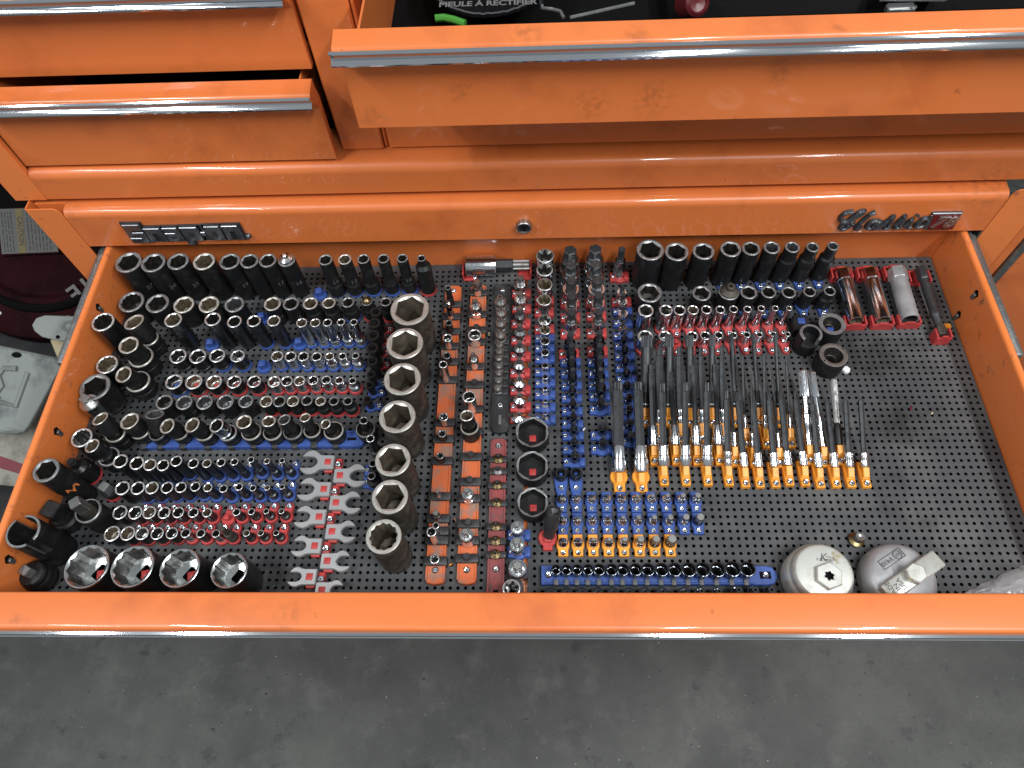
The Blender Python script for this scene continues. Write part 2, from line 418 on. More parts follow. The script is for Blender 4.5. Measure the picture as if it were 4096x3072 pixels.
ROW_MID_QUARTER = [
    (-571.5, 352.1, 20.4, 37.0),
    (-550.0, 352.0, 19.5, 37.0),
    (-530.3, 352.3, 18.5, 37.0),
    (-509.2, 352.5, 17.2, 37.0),
    (-490.2, 352.8, 16.0, 37.0),
    (-470.3, 353.8, 14.1, 37.0),
    (-452.7, 352.2, 12.5, 37.0),
    (-430.7, 350.6, 11.6, 37.0),
    (-409.8, 353.1, 10.8, 37.0),
    (-390.1, 351.1, 8.8, 37.0),
    (-370.7, 351.6, 8.0, 37.0),
    (-350.3, 352.8, 7.3, 37.0),
]
ROW_SHALLOW_QUARTER = [
    (-571.2, 320.9, 20.2, 27.0),
    (-549.7, 320.5, 19.3, 27.0),
    (-530.3, 320.7, 18.4, 27.0),
    (-509.7, 320.2, 17.1, 27.0),
    (-490.4, 320.6, 15.9, 27.0),
    (-469.5, 320.3, 14.4, 27.0),
    (-450.6, 320.3, 13.2, 27.0),
    (-410.3, 320.8, 10.7, 27.0),
    (-390.1, 321.4, 9.5, 27.0),
    (-369.9, 321.9, 7.9, 27.0),
    (-349.1, 321.9, 7.9, 27.0),
]
ROW_TWELVE_QUARTER = [
    (-573.6, 291.4, 21.7, 26.5),
    (-552.3, 291.7, 19.9, 26.5),
    (-532.7, 291.6, 18.1, 26.5),
    (-512.0, 291.6, 17.5, 26.5),
    (-492.1, 291.9, 16.3, 26.5),
    (-473.3, 291.9, 13.0, 26.5),
    (-452.7, 291.5, 12.0, 26.5),
    (-432.2, 291.2, 11.0, 26.5),
    (-391.1, 291.8, 9.3, 26.5),
    (-372.0, 292.0, 8.4, 26.5),
    (-351.1, 291.9, 7.8, 26.5),
]
BIG_CHROME = [
    (-572.2, 238.0, 56.8, 60.0),
    (-513.5, 238.0, 54.4, 60.0),
    (-452.4, 236.3, 50.8, 60.0),
    (-389.1, 233.5, 46.1, 60.0),
]
BIG_IMPACT = [
    (-188.4, 605.7, 56.5, 92.0),
    (-190.5, 546.2, 52.4, 92.0),
    (-188.9, 488.1, 51.1, 92.0),
    (-190.5, 430.3, 49.1, 92.0),
    (-190.6, 367.6, 46.0, 92.0),
    (-189.4, 317.4, 45.9, 92.0),
    (-192.2, 266.3, 44.0, 92.0),
]
NUT_DRIVERS = [
    (-248.2, 628.4, 18.5, 55.0),
    (-248.0, 607.6, 18.4, 55.0),
    (-247.4, 585.6, 18.6, 55.0),
    (-246.3, 563.2, 18.4, 55.0),
    (-246.5, 546.7, 16.0, 45.0),
    (-248.7, 529.4, 13.3, 35.0),
    (-249.9, 514.6, 13.0, 30.0),
    (-251.0, 491.4, 12.5, 28.0),
]
LEFT_EDGE = [
    (-653.9, 602.4, 33.9, 75.0, 'twelve_long'),
    (-647.1, 546.0, 32.4, 45.0, 'twelve_short'),
    (-648.5, 503.1, 44.8, 52.0, 'large_impact'),
    (-643.4, 422.5, 29.8, 50.0, 'twelve_mid'),
    (-643.1, 354.4, 34.1, 95.0, 'worn_impact'),
    (-234.2, 418.0, 11.5, 50.0, 'deep_black'),
    (-231.9, 389.6, 11.2, 30.0, 'black_six'),
    (-231.7, 370.9, 11.1, 30.0, 'black_twelve'),
]
SWIVEL_RAIL = [
    (-611.0, 439.0, 29.9, 30.0, -620.2, 448.1, 58.0, 24.2),
    (-576.9, 444.0, 28.0, 28.0, -580.7, 447.2, 52.0, 28.1),
    (-551.7, 440.4, 24.1, 26.0, -548.2, 458.7, 50.0, 25.7, 'cup'),
    (-518.8, 441.6, 24.7, 26.0, -525.6, 439.6, 50.0, 23.5),
    (-481.8, 440.4, 27.9, 28.0, -489.0, 440.0, 52.0, 23.5),
    (-447.4, 439.4, 26.5, 28.0, -453.9, 439.0, 52.0, 21.8),
    (-413.6, 441.3, 29.1, 28.0, -414.3, 442.8, 55.0, 22.7),
    (-383.4, 441.3, 27.8, 26.0, -381.4, 446.1, 50.0, 19.7),
    (-354.2, 442.5, 28.4, 26.0, -359.1, 447.4, 52.0, 19.0),
    (-326.2, 443.7, 25.2, 26.0, -329.4, 449.8, 53.0, 15.8),
    (-294.5, 441.7, 29.0, 28.0, -300.0, 440.8, 50.0, 15.4),
    (-249.5, 445.2, 28.4, 26.0, -246.6, 446.0, 50.0, 12.6),
]
SWIVEL_LEFT = [
    (-602.9, 599.2, 30.0, 35.0, -610.9, 606.4, 68.0, 32.0),
    (-605.5, 564.8, 37.1, 35.0, -605.9, 563.4, 70.0, 30.0),
    (-601.8, 524.8, 36.5, 30.0, -607.6, 520.2, 58.0, 26.4),
    (-612.0, 404.0, 30.1, 26.0, -618.8, 406.1, 58.0, 21.8),
]
EXT_SQ = (-652.7, 480.0) # z 0.06
ADAPT_FLARE = (-645.6, 385.4) # z 0.05
ADAPT_SQ = (-602.8, 357.4) # z 0.03
ADAPT_BIG = (-653.0, 317.7) # z 0.05
UNI_SQ_TOP = (-609.2, 319.7) # z 0.068
UNI_SQ_RING = (-603.9, 316.8) # z 0.045
SLOT_SOCKET = (-651.9, 275.6) # z 0.085
SQ_STACK = (-668.3, 238.2) # z 0.042
BROWN_EXT = (-416.3, 291.9) # z 0.03
BROWN_TIP = (-417.2, 293.1) # z 0.045
PEG_BLUE = [(-358.4, 701.2), (-445.0, 654.0), (-516.9, 604.8), (-425.9, 563.6), (-376.6, 604.5)]
PEG_RED = [(-429.9, 319.3)]
CROW_LEFT = [(-300.5, 399.3), (-300.2, 358.6), (-301.0, 318.7), (-301.0, 278.4), (-301.7, 237.5)]
CROW_RIGHT = [(-280.5, 378.7), (-280.7, 338.8), (-280.5, 298.1), (-281.3, 258.2), (-283.0, 220.3)]
RAIL1 = [(-137.6, 710.8), (-135.6, 233.1)]
RAIL2 = [(-96.4, 711.9), (-95.8, 233.1)]
RAIL3 = [(-58.3, 713.9), (-58.4, 447.9)]
RAIL4 = [(-58.9, 435.9), (-60.0, 221.0)]
BLUE_RAIL = [(-580.4, 427.5), (-261.3, 433.9)]

BLUE_RAIL2 = [(-0.8, 239.7), (299.0, 240.9)]
RAIL1_ITEMS = [
    ('deep_dark', -140.5, 671.8, 9.2, 55.0),
    ('ball', -139.5, 647.9, 6.9, 50.0),
    ('hex_dark', -138.9, 619.7, 11.3, 35.0),
    ('hex', -139.1, 592.4, 14.3, 35.0),
    ('torx_dark', -139.4, 564.1, 12.9, 30.0),
    ('hex_deep', -139.6, 532.3, 12.4, 56.5),
    ('etorx', -138.0, 460.9, 13.5, 30.0),
    ('torx_dark', -138.6, 434.5, 12.1, 30.0),
    ('torx_dark', -139.3, 400.6, 10.6, 30.0),
    ('square_small', -139.3, 347.8, 7.3, 30.0),
    ('square_big', -139.4, 316.2, 10.7, 35.0),
    ('hex_deep', -137.9, 298.9, 8.9, 35.0),
    ('hex_deep', -141.0, 286.2, 12.7, 48.0),
    ('hex', -138.6, 258.5, 12.3, 22.0),
]
RAIL2_ITEMS = [
    ('square_big', -97.7, 694.0, 15.7, 40.0),
    ('bit_ring', -98.7, 651.4, 18.2, 36.0),
    ('post', -97.5, 621.8, 8.4, 20.0),
    ('hex', -98.5, 599.5, 20.6, 32.0),
    ('bit_torx', -98.0, 555.5, 14.1, 34.0),
    ('post', -96.9, 523.5, 8.0, 20.0),
    ('twelve_deep', -100.5, 482.6, 18.9, 50.0),
    ('swivel', -101.0, 446.3, 19.9, 62.0),
    ('post', -97.6, 406.8, 7.6, 20.0),
    ('post', -97.9, 369.0, 7.4, 20.0),
    ('bit_hex', -98.6, 344.5, 16.4, 30.0),
    ('post', -97.5, 308.8, 7.8, 20.0),
    ('bit_torx_flat', -97.3, 285.8, 18.1, 36.0),
    ('post', -97.3, 262.0, 7.6, 20.0),
]
RAIL3_ITEMS = [
    ('big', -60.9, 665.9, 18.4, 26.0),
    ('big', -59.1, 644.2, 16.2, 26.0),
    ('big', -59.4, 624.6, 16.0, 26.0),
    ('big', -59.3, 603.7, 15.9, 26.0),
    ('small', -60.7, 587.5, 11.3, 22.0),
    ('small', -60.8, 576.1, 11.2, 22.0),
    ('small', -61.2, 563.2, 11.1, 22.0),
    ('small', -60.8, 549.7, 11.1, 22.0),
    ('small', -60.8, 537.9, 11.0, 22.0),
    ('small', -61.1, 524.8, 10.9, 22.0),
    ('small', -61.9, 511.7, 10.9, 22.0),
]
RAIL4_ITEMS = [
    ('b', -59.0, 402.6, 14.5, 18.0),
    ('s', -59.2, 384.3, 13.1, 18.0),
    ('b', -59.8, 363.3, 13.4, 18.0),
    ('b', -60.0, 337.7, 13.4, 18.0),
    ('b', -60.3, 304.5, 13.2, 18.0),
    ('b', -60.3, 284.8, 13.3, 18.0),
    ('b', -60.5, 266.8, 13.6, 18.0),
]
TRIPLE_SQUARE = [
    ('k', -29.1, 698.5, 20.8, 28.0),
    ('k', -28.9, 668.3, 20.5, 28.0),
    ('t', -29.7, 639.7, 18.2, 28.0),
    ('t', -29.6, 608.6, 17.7, 28.0),
    ('t', -29.8, 579.1, 17.7, 28.0),
    ('t', -30.6, 549.6, 17.7, 28.0),
    ('t', -29.9, 519.4, 17.9, 28.0),
    ('t', -29.5, 491.7, 18.3, 28.0),
    ('t', -29.8, 461.7, 18.0, 28.0),
]
BIG_TORX = [
    ('a', -31.5, 297.3, 18.3, 30.0),
    ('a', -31.3, 274.4, 19.8, 32.0),
    ('a', -30.4, 243.0, 23.7, 34.0),
    ('f', -37.6, 215.4, 22.2, 45.0),
]
ETORX = [
    ('e', 10.1, 736.3, 28.0, 50.0),
    ('e', 9.1, 709.8, 25.8, 48.0),
    ('e', 8.8, 682.8, 23.9, 45.0),
    ('e', 8.2, 659.9, 21.7, 36.0),
    ('e', 8.1, 626.7, 19.7, 30.0),
    ('e', 8.6, 610.2, 16.6, 26.0),
    ('e', 8.4, 591.7, 14.4, 24.0),
    ('e', 8.2, 572.7, 12.5, 22.0),
    ('e', 7.9, 549.6, 10.1, 22.0),
    ('e', 7.9, 530.1, 8.3, 22.0),
    ('e', 7.7, 510.5, 7.3, 22.0),
    ('e', 7.6, 489.4, 5.9, 22.0),
    ('e', 7.4, 469.5, 4.9, 22.0),
]
HEX_COL_A = [
    ('b', 49.8, 738.1, 30.1, 38.0),
    ('b', 49.8, 708.9, 27.8, 38.0),
    ('b', 49.4, 678.6, 26.1, 38.0),
    ('b', 49.3, 649.7, 20.2, 36.0),
    ('b', 48.4, 620.1, 19.9, 36.0),
    ('b', 45.3, 582.2, 16.9, 34.0),
    ('b', 47.2, 567.1, 15.5, 30.0),
    ('b', 47.1, 546.6, 14.7, 30.0),
    ('b', 47.5, 526.5, 13.9, 30.0),
    ('b', 47.0, 505.3, 11.2, 26.0),
    ('b', 47.0, 483.7, 11.0, 26.0),
    ('b', 46.9, 462.5, 10.9, 26.0),
    ('b', 47.0, 443.9, 10.8, 26.0),
    ('b', 46.9, 422.9, 11.1, 26.0),
    ('b', 47.3, 403.0, 11.5, 26.0),
]
HEX_COL_B = [
    ('b', 89.1, 738.2, 30.0, 38.0),
    ('b', 89.1, 708.1, 28.5, 38.0),
    ('b', 89.4, 677.8, 26.0, 38.0),
    ('b', 90.1, 651.6, 20.2, 36.0),
    ('b', 89.2, 619.5, 19.2, 36.0),
    ('b', 88.8, 586.4, 16.9, 34.0),
    ('b', 88.1, 566.5, 15.9, 30.0),
    ('b', 88.0, 546.1, 15.3, 30.0),
    ('b', 87.6, 526.0, 15.6, 30.0),
    ('b', 88.0, 507.1, 15.7, 30.0),
    ('b', 87.5, 485.5, 11.0, 26.0),
    ('b', 87.0, 444.3, 10.8, 26.0),
    ('b', 86.7, 422.6, 11.1, 26.0),
]
TORX_COL = [
    ('b', 129.0, 729.6, 17.9, 44.0),
    ('b', 129.3, 678.5, 14.9, 28.0),
    ('b', 129.5, 660.2, 14.7, 28.0),
    ('b', 128.7, 637.9, 14.6, 28.0),
    ('b', 127.3, 614.1, 12.1, 26.0),
    ('b', 128.3, 595.7, 10.3, 24.0),
    ('b', 128.1, 576.2, 10.8, 24.0),
    ('b', 127.3, 556.3, 10.7, 24.0),
    ('b', 127.6, 536.0, 10.6, 24.0),
    ('b', 127.0, 514.6, 10.8, 24.0),
    ('b', 128.4, 494.3, 10.7, 24.0),
    ('b', 127.5, 475.2, 10.6, 24.0),
    ('b', 127.4, 454.2, 10.5, 24.0),
    ('b', 127.5, 434.4, 10.4, 24.0),
]
DEEP_IMPACT_RIGHT = [
    (170.8, 720.9, 41.5, 78.0, 'lean'),
    (210.6, 716.5, 36.2, 78.0, ''),
    (251.2, 716.5, 33.1, 78.0, ''),
    (292.8, 720.0, 31.4, 78.0, ''),
    (323.6, 720.2, 27.5, 78.0, ''),
    (355.0, 721.3, 24.8, 78.0, ''),
    (385.8, 721.4, 22.0, 78.0, 'step'),
    (416.0, 720.8, 19.5, 78.0, 'step'),
    (446.7, 722.2, 17.1, 78.0, 'step'),
]
SHALLOW_IMPACT_RIGHT = [
    (170.2, 667.9, 37.3, 40.0, ''),
    (249.6, 665.5, 28.9, 40.0, ''),
    (291.3, 667.3, 31.2, 40.0, 'plug'),
    (320.9, 665.9, 25.6, 40.0, ''),
    (351.0, 665.9, 23.2, 40.0, ''),
    (381.2, 664.8, 22.1, 40.0, ''),
    (412.7, 665.6, 19.6, 40.0, ''),
    (443.0, 666.2, 17.9, 40.0, 'step'),
]
DEEP_CHROME_RIGHT = [
    (159.3, 624.7, 23.0, 54.0),
    (189.6, 626.0, 20.0, 52.0),
    (210.6, 628.5, 18.3, 48.0),
    (230.8, 628.6, 17.0, 48.0),
    (250.6, 628.8, 15.6, 48.0),
    (271.1, 628.4, 14.2, 48.0),
    (290.9, 628.8, 13.1, 48.0),
    (311.5, 628.4, 12.2, 48.0),
    (332.1, 629.7, 10.8, 48.0),
    (352.7, 629.4, 9.7, 48.0),
    (373.0, 629.0, 8.8, 48.0),
]
SHALLOW_CHROME_RIGHT = [
    (158.3, 591.1, 23.0, 34.0),
    (188.2, 594.1, 19.0, 30.0),
    (229.7, 596.1, 17.7, 26.0),
    (249.3, 596.7, 15.0, 26.0),
    (269.6, 597.2, 12.9, 26.0),
    (291.0, 596.8, 11.5, 26.0),
    (311.2, 597.4, 10.6, 26.0),
    (329.9, 597.1, 9.5, 26.0),
    (350.8, 597.6, 9.2, 26.0),
    (371.7, 597.3, 8.4, 26.0),
]
CAPS = [
    (-11.7, 437.6, 48.3, 26.0),
    (-11.9, 386.0, 45.3, 26.0),
    (-11.3, 333.7, 42.5, 26.0),
]
FLARE = (400.1, 589.1) # z 0.04
CROW_R = (398.9, 623.1) # z 0.02
BOWL_A = (436.5, 608.9) # z 0.035
BOWL_B = (427.2, 554.1) # z 0.035
YELLOW_BIT = (622.6, 623.9) # z 0.004
WHITE_HEX = (454.3, 547.4) # z 0.006
BOLT = (411.1, 288.5) # z 0.012
COUP_BASE = (8.1, 290.6) # z 0.006
COUP_TOP = (16.9, 313.7) # z 0.05
SPARK_RING = (-93.9, 744.6) # z 0.018
LONG_BITS = [
    ('torx', 107.7, 381.7, 109.8, 502.0, 53.0, 13.4, 21.8),
    ('torx', 138.0, 381.5, 138.0, 502.8, 51.0, 12.0, 21.2),
    ('torx', 169.4, 391.4, 169.5, 494.2, 62.5, 9.0, 17.5),
    ('torx', 199.2, 391.3, 201.0, 493.2, 65.5, 7.5, 17.5),
    ('torx', 228.8, 391.1, 230.5, 492.9, 65.5, 7.0, 17.4),
    ('torx', 257.3, 390.8, 257.4, 483.6, 58.5, 5.6, 10.9),
    ('torx', 279.1, 388.4, 278.1, 491.0, 40.0, 5.9, 11.5),
    ('torx', 298.6, 387.8, 298.6, 490.2, 41.0, 5.3, 11.9),
    ('torx', 319.7, 388.1, 319.6, 488.3, 45.0, 4.9, 11.9),
    ('torx', 338.7, 390.6, 337.9, 492.5, 40.0, 4.3, 11.9),
    ('torx', 359.9, 389.9, 357.4, 492.3, 40.0, 3.3, 11.8),
    ('torx', 379.5, 387.0, 379.6, 484.4, 41.0, 3.3, 11.8),
    ('torx', 401.0, 387.7, 400.9, 490.5, 40.0, 2.4, 11.8),
    ('torx', 421.0, 387.6, 421.1, 483.8, 53.0, 1.7, 11.8),
    ('torx', 441.0, 387.5, 441.2, 482.8, 54.5, 1.7, 11.1),
    ('ball', 158.4, 421.8, 158.5, 529.1, 55.0, 8.2, 16.2),
    ('ball', 188.7, 422.1, 188.6, 535.9, 44.0, 8.3, 16.2),
    ('ball', 217.6, 421.4, 217.6, 526.8, 57.5, 7.2, 16.1),
    ('ball', 248.4, 421.7, 248.5, 529.9, 53.0, 6.6, 16.6),
    ('ball', 269.9, 419.4, 269.9, 516.3, 49.0, 3.5, 10.4),
    ('ball', 295.7, 418.2, 295.6, 509.9, 57.5, 3.4, 9.5),
    ('ball', 330.3, 417.5, 330.3, 518.3, 42.5, 3.9, 9.0),
    ('ball', 166.8, 456.8, 171.7, 551.4, 65.5, 10.3, 12.6),
    ('ball', 198.9, 456.5, 199.0, 551.0, 65.5, 9.7, 11.6),
    ('ball', 229.1, 456.3, 229.3, 551.3, 65.5, 6.7, 10.6),
    ('ball', 258.2, 456.0, 259.3, 551.7, 65.5, 7.5, 10.6),
    ('ball', 289.1, 447.2, 289.2, 540.8, 55.5, 4.6, 6.2),
    ('ball', 317.2, 446.9, 317.1, 536.8, 62.5, 5.4, 7.2),
    ('ball', 351.5, 447.2, 351.5, 542.3, 53.0, 3.9, 6.2),
    ('triple', 151.8, 482.1, 154.8, 571.8, 65.5, 16.3, 13.7),
    ('triple', 185.6, 481.8, 187.2, 572.1, 65.5, 12.4, 12.7),
    ('triple', 215.3, 481.5, 216.0, 571.6, 65.5, 11.5, 12.7),
    ('triple', 246.6, 481.2, 248.0, 571.9, 65.5, 8.8, 11.7),
    ('triple', 280.3, 480.9, 280.3, 582.1, 49.5, 7.7, 10.7),
    ('triple', 312.4, 480.6, 312.3, 582.8, 49.0, 6.3, 8.8),
    ('triple', 341.6, 480.3, 341.7, 578.8, 55.5, 5.5, 7.8),
    ('spline', 372.4, 421.3, 372.2, 521.6, 46.5, 12.0, 9.9),
    ('spline', 391.2, 418.1, 387.0, 522.5, 40.0, 11.1, 8.5),
    ('spline_dark', 413.6, 421.0, 413.6, 507.8, 44.5, 8.1, 11.3),
]
INSERT_A = [(28.1, 343.3), (48.1, 343.2), (68.3, 343.2), (88.7, 343.1), (108.8, 343.0), (128.4, 342.9), (149.0, 342.9), (168.9, 342.8), (189.2, 342.7), (208.7, 342.6)]
INSERT_A_SCREW = [(28.0, 332.0), (48.0, 331.9), (68.2, 331.9), (88.6, 331.8), (108.7, 331.7), (128.3, 331.7), (148.9, 331.6), (168.9, 331.5), (189.2, 331.5), (208.7, 331.4)]
INSERT_B = [(28.8, 313.0), (47.8, 313.0), (68.1, 312.9), (88.2, 312.9), (108.0, 312.8), (128.3, 312.8), (148.6, 312.8), (169.6, 312.7), (189.8, 312.7), (208.2, 312.6)]
INSERT_B_SCREW = [(28.7, 301.7), (47.7, 301.6), (68.0, 301.6), (88.2, 301.6), (107.9, 301.5), (128.2, 301.5), (148.5, 301.4), (169.6, 301.4), (189.8, 301.4), (208.2, 301.3)]
INSERT_C = [(28.3, 283.2), (47.9, 283.2), (67.9, 283.2), (88.0, 283.1), (108.0, 283.1), (128.4, 283.1), (148.3, 283.1), (168.5, 283.1)]
INSERT_C_SCREW = [(28.2, 271.1), (47.7, 271.1), (67.8, 271.0), (87.9, 271.0), (107.9, 271.0), (128.2, 271.0), (148.2, 271.0), (168.3, 271.0)]
PAIR = [(27.8, 378.1), (48.3, 378.4)]
PAIR_SCREW=[(27.9, 361.9), (47.8, 361.8)]
TWIST = [(18.2, 243.6, 11.7), (31.4, 243.6, 12.4), (44.8, 243.7, 12.6), (58.5, 243.7, 13.2), (72.8, 243.7, 13.7), (88.7, 243.7, 14.3), (102.7, 243.7, 14.3), (118.7, 243.7, 14.9), (134.2, 243.7, 15.4), (151.6, 243.7, 15.8), (168.2, 243.7, 16.2), (185.5, 243.7, 16.9), (203.0, 243.7, 17.1), (221.6, 243.7, 17.6), (240.6, 244.4, 18.2), (259.0, 244.5, 17.9)]
FRONT_ROW = [(11.9, 217.9, 0), (31.4, 217.9, 0), (50.5, 217.9, 0), (70.3, 218.0, 1), (89.8, 218.0, 1), (109.5, 218.0, 1), (129.2, 218.1, 1), (150.6, 218.1, 1), (178.1, 218.1, 1), (197.7, 218.2, 1), (219.0, 218.2, 1), (243.5, 220.0, 1), (263.6, 220.0, 1), (283.6, 220.0, 1)]
OILCAP_A = [(346.6, 236.6), (343.3, 231.8)]
OILCAP_B = [(445.6, 238.5), (449.4, 234.5)]
SPARK = [(482.1, 719.6, 481.8, 630.5), (523.2, 719.6, 522.7, 630.6), (566.1, 720.7, 563.1, 631.8), (601.0, 711.2, 603.3, 602.6)]
# ------------------------------------------------------------------ openings and bits: contours around the axis
def contour(kind, r, n=48, ph=0.0, k=0):
    """closed ring of (x, y); r = radius of the corners / outer lobes"""
    pts = []
    for i in range(n):
        t = 2 * pi * i / n
        if kind == 6: q = r * cos(pi / 6) / cos((t % (pi / 3)) - pi / 6)
        elif kind == 12:
            q = r * cos(pi / 6) / cos(((t + pi / 6) % (pi / 3)) - pi / 6); q = max(q, r * cos(pi / 6) / cos((t % (pi / 3)) - pi / 6))
        elif kind == 'torx': q = r * (0.865 + 0.135 * cos(6 * t))
        elif kind == 'etorx': q = r * (0.84 + 0.16 * cos(6 * t))
        elif kind == 'spline': q = r * (0.90 + 0.10 * (1 if (i // 2) % 2 else -1))
        elif kind == 'twist': q = r * (0.88 + 0.12 * abs(cos(3 * t)))
        elif kind == 4: q = r * cos(pi / 4) / cos((t % (pi / 2)) - pi / 4); q = min(q, r * 0.93)
        else: q = r
        pts.append((q * cos(t + ph), q * sin(t + ph)))
    return pts
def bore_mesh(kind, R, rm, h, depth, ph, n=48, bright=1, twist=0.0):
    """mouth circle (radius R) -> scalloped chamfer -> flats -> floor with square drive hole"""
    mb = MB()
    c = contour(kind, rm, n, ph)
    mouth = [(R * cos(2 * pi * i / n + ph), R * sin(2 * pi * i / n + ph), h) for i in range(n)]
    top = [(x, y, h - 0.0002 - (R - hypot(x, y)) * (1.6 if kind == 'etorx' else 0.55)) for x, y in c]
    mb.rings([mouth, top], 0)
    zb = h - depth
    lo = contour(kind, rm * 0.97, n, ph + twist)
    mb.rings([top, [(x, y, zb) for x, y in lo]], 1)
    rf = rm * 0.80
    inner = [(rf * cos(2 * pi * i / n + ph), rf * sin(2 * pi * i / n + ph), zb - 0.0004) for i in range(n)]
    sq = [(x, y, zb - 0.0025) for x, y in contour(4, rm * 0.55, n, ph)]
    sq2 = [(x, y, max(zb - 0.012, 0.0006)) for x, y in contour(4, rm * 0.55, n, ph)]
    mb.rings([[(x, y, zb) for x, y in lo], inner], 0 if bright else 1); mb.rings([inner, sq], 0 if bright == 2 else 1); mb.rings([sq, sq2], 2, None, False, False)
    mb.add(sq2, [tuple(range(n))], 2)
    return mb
def barrel_prof(R, h, rim, rb=None, zs=0.45, neck=None, groove=None):
    """outer wall from the foot to the inner edge of the rim"""
    e = min(0.0011, R * 0.09)
    rb = R if rb is None else rb
    p = [(rb * 0.90, 0), (rb * 0.985, 0.0010), (rb, 0.0022)]
    if abs(rb - R) > 0.0003:
        z1 = h * zs; p += [(rb, z1 - 0.0006), (rb * 0.985, z1)]
        if rb > R: p += [(R * 1.02, z1 + min((rb - R) * 0.8, h * .2)), (R, z1 + min((rb - R) * 1.0, h * .22))]
        else: p += [(R, z1 + (R - rb) * 0.8)]
    if groove:
        for g in groove: p += [(R, h * g - 0.0004), (R * .97, h * g), (R * .97, h * g + .0008), (R, h * g + .0012)]
        p.sort(key=lambda q: q[1])
    p += [(R, h - e * 1.6), (R * 0.985, h - e * 0.5), (R - e, h), (rim, h)]
    return p
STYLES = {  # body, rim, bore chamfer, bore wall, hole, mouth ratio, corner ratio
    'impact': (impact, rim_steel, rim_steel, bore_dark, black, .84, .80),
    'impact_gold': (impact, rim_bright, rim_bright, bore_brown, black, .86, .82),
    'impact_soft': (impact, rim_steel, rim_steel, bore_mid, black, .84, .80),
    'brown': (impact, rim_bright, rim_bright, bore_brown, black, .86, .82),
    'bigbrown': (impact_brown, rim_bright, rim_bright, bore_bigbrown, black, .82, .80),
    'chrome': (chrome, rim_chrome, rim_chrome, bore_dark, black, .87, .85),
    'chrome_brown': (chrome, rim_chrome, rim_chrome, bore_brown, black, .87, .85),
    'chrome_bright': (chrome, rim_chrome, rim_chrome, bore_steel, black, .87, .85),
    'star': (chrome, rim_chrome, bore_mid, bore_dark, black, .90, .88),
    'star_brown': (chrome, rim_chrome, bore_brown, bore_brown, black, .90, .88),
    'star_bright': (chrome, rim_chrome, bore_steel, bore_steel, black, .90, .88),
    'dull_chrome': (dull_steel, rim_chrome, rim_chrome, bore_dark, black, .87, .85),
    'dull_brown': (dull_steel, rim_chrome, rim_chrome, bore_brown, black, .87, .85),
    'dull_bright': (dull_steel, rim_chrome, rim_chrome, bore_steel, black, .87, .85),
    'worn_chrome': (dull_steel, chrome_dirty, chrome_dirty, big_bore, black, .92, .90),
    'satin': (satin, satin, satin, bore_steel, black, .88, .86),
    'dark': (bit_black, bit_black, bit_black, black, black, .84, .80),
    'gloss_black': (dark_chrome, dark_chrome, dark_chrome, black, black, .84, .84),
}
def socket(name, x, y, D, h, kind, style, label, group, cat='socket', rb=None, zs=.45, depth=None, ph=None, mark=None, plug=None, groove=None, z0=0.0, twist=0.0, big=False):
    R = D / 2 * MM; h = h * MM; rb = rb * MM if rb else None
    body, rim, cham, wall, hole, rm, rc = STYLES[style]
    t = thing(name, label, cat, group, (x * MM, y * MM, z0))
    n = 48
    mb = MB(); pr = barrel_prof(R, h, R * rm, rb, zs, groove=groove)
    mb.lathe(pr[:-3], n, 0, None, True); mb.lathe(pr[-4:], n, 1)
    obj('barrel', mb, [body, rim], t)
    if plug is None:
        dep = depth * MM if depth else max(h * 0.45, min(h - 0.008, R * 1.6))
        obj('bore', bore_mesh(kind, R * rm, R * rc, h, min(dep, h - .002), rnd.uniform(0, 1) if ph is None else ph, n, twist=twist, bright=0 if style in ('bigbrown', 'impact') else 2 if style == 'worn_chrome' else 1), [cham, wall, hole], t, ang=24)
    if mark:
        vs, fs = T[mark]; a0 = atan2(-y, -x) + 0.15; rr = R + 0.00015; z = h * 0.44
        q = 0.55 if h < 0.06 else 0.85
        obj('size_marking', MB().add([(rr * cos(a0 + vx * q / rr), rr * sin(a0 + vx * q / rr), z + vy * q) for vx, vy, _ in vs], fs), stamp, t)
    return t
def screw_part(parent, x, y, z, r=0.0040):
    mb = MB(); n = 20
    mb.lathe([(r, 0), (r, r * .30), (r * .86, r * .55), (r * .62, r * .70)], n)
    top = [(r * .62 * cos(2 * pi * i / n), r * .62 * sin(2 * pi * i / n), r * .70) for i in range(n)]
    cr = []
    for i in range(n):
        a = 2 * pi * i / n; q = r * (.50 if i % 5 == 0 else .16); cr.append((q * cos(a), q * sin(a), r * .60))
    mb.rings([top, cr]); mb.add([(p[0], p[1], r * .18) for p in cr], [tuple(range(n))], 1); mb.rings([cr, [(p[0], p[1], r * .18) for p in cr]], 1)
    o = obj('screw', mb, [zinc, stamp], parent, (x, y, z), rnd.uniform(0, 3)); return o
def ring_peg(x, y, r, m, label, group, post=0.0, pw=0.0042, h=0.0045):
    t = thing('peg_holder', label, 'socket holder', group, (x * MM, y * MM, 0))
    obj('base_ring', MB().lathe([(r, 0), (r, h * .7), (r - .0008, h), (pw, h)], 28, 0, None, True, True), m, t)
    if post:
        mb = MB().box(-pw, pw, -pw, pw, h, post, 0, 0.0009); mb.lathe([(pw * .55, post - .0004), (pw * .55, post + .0006), (pw * .4, post + .001)], 16, 0, None, False, True)
        obj('square_post', mb, m, t, rz=0.2)
    return t
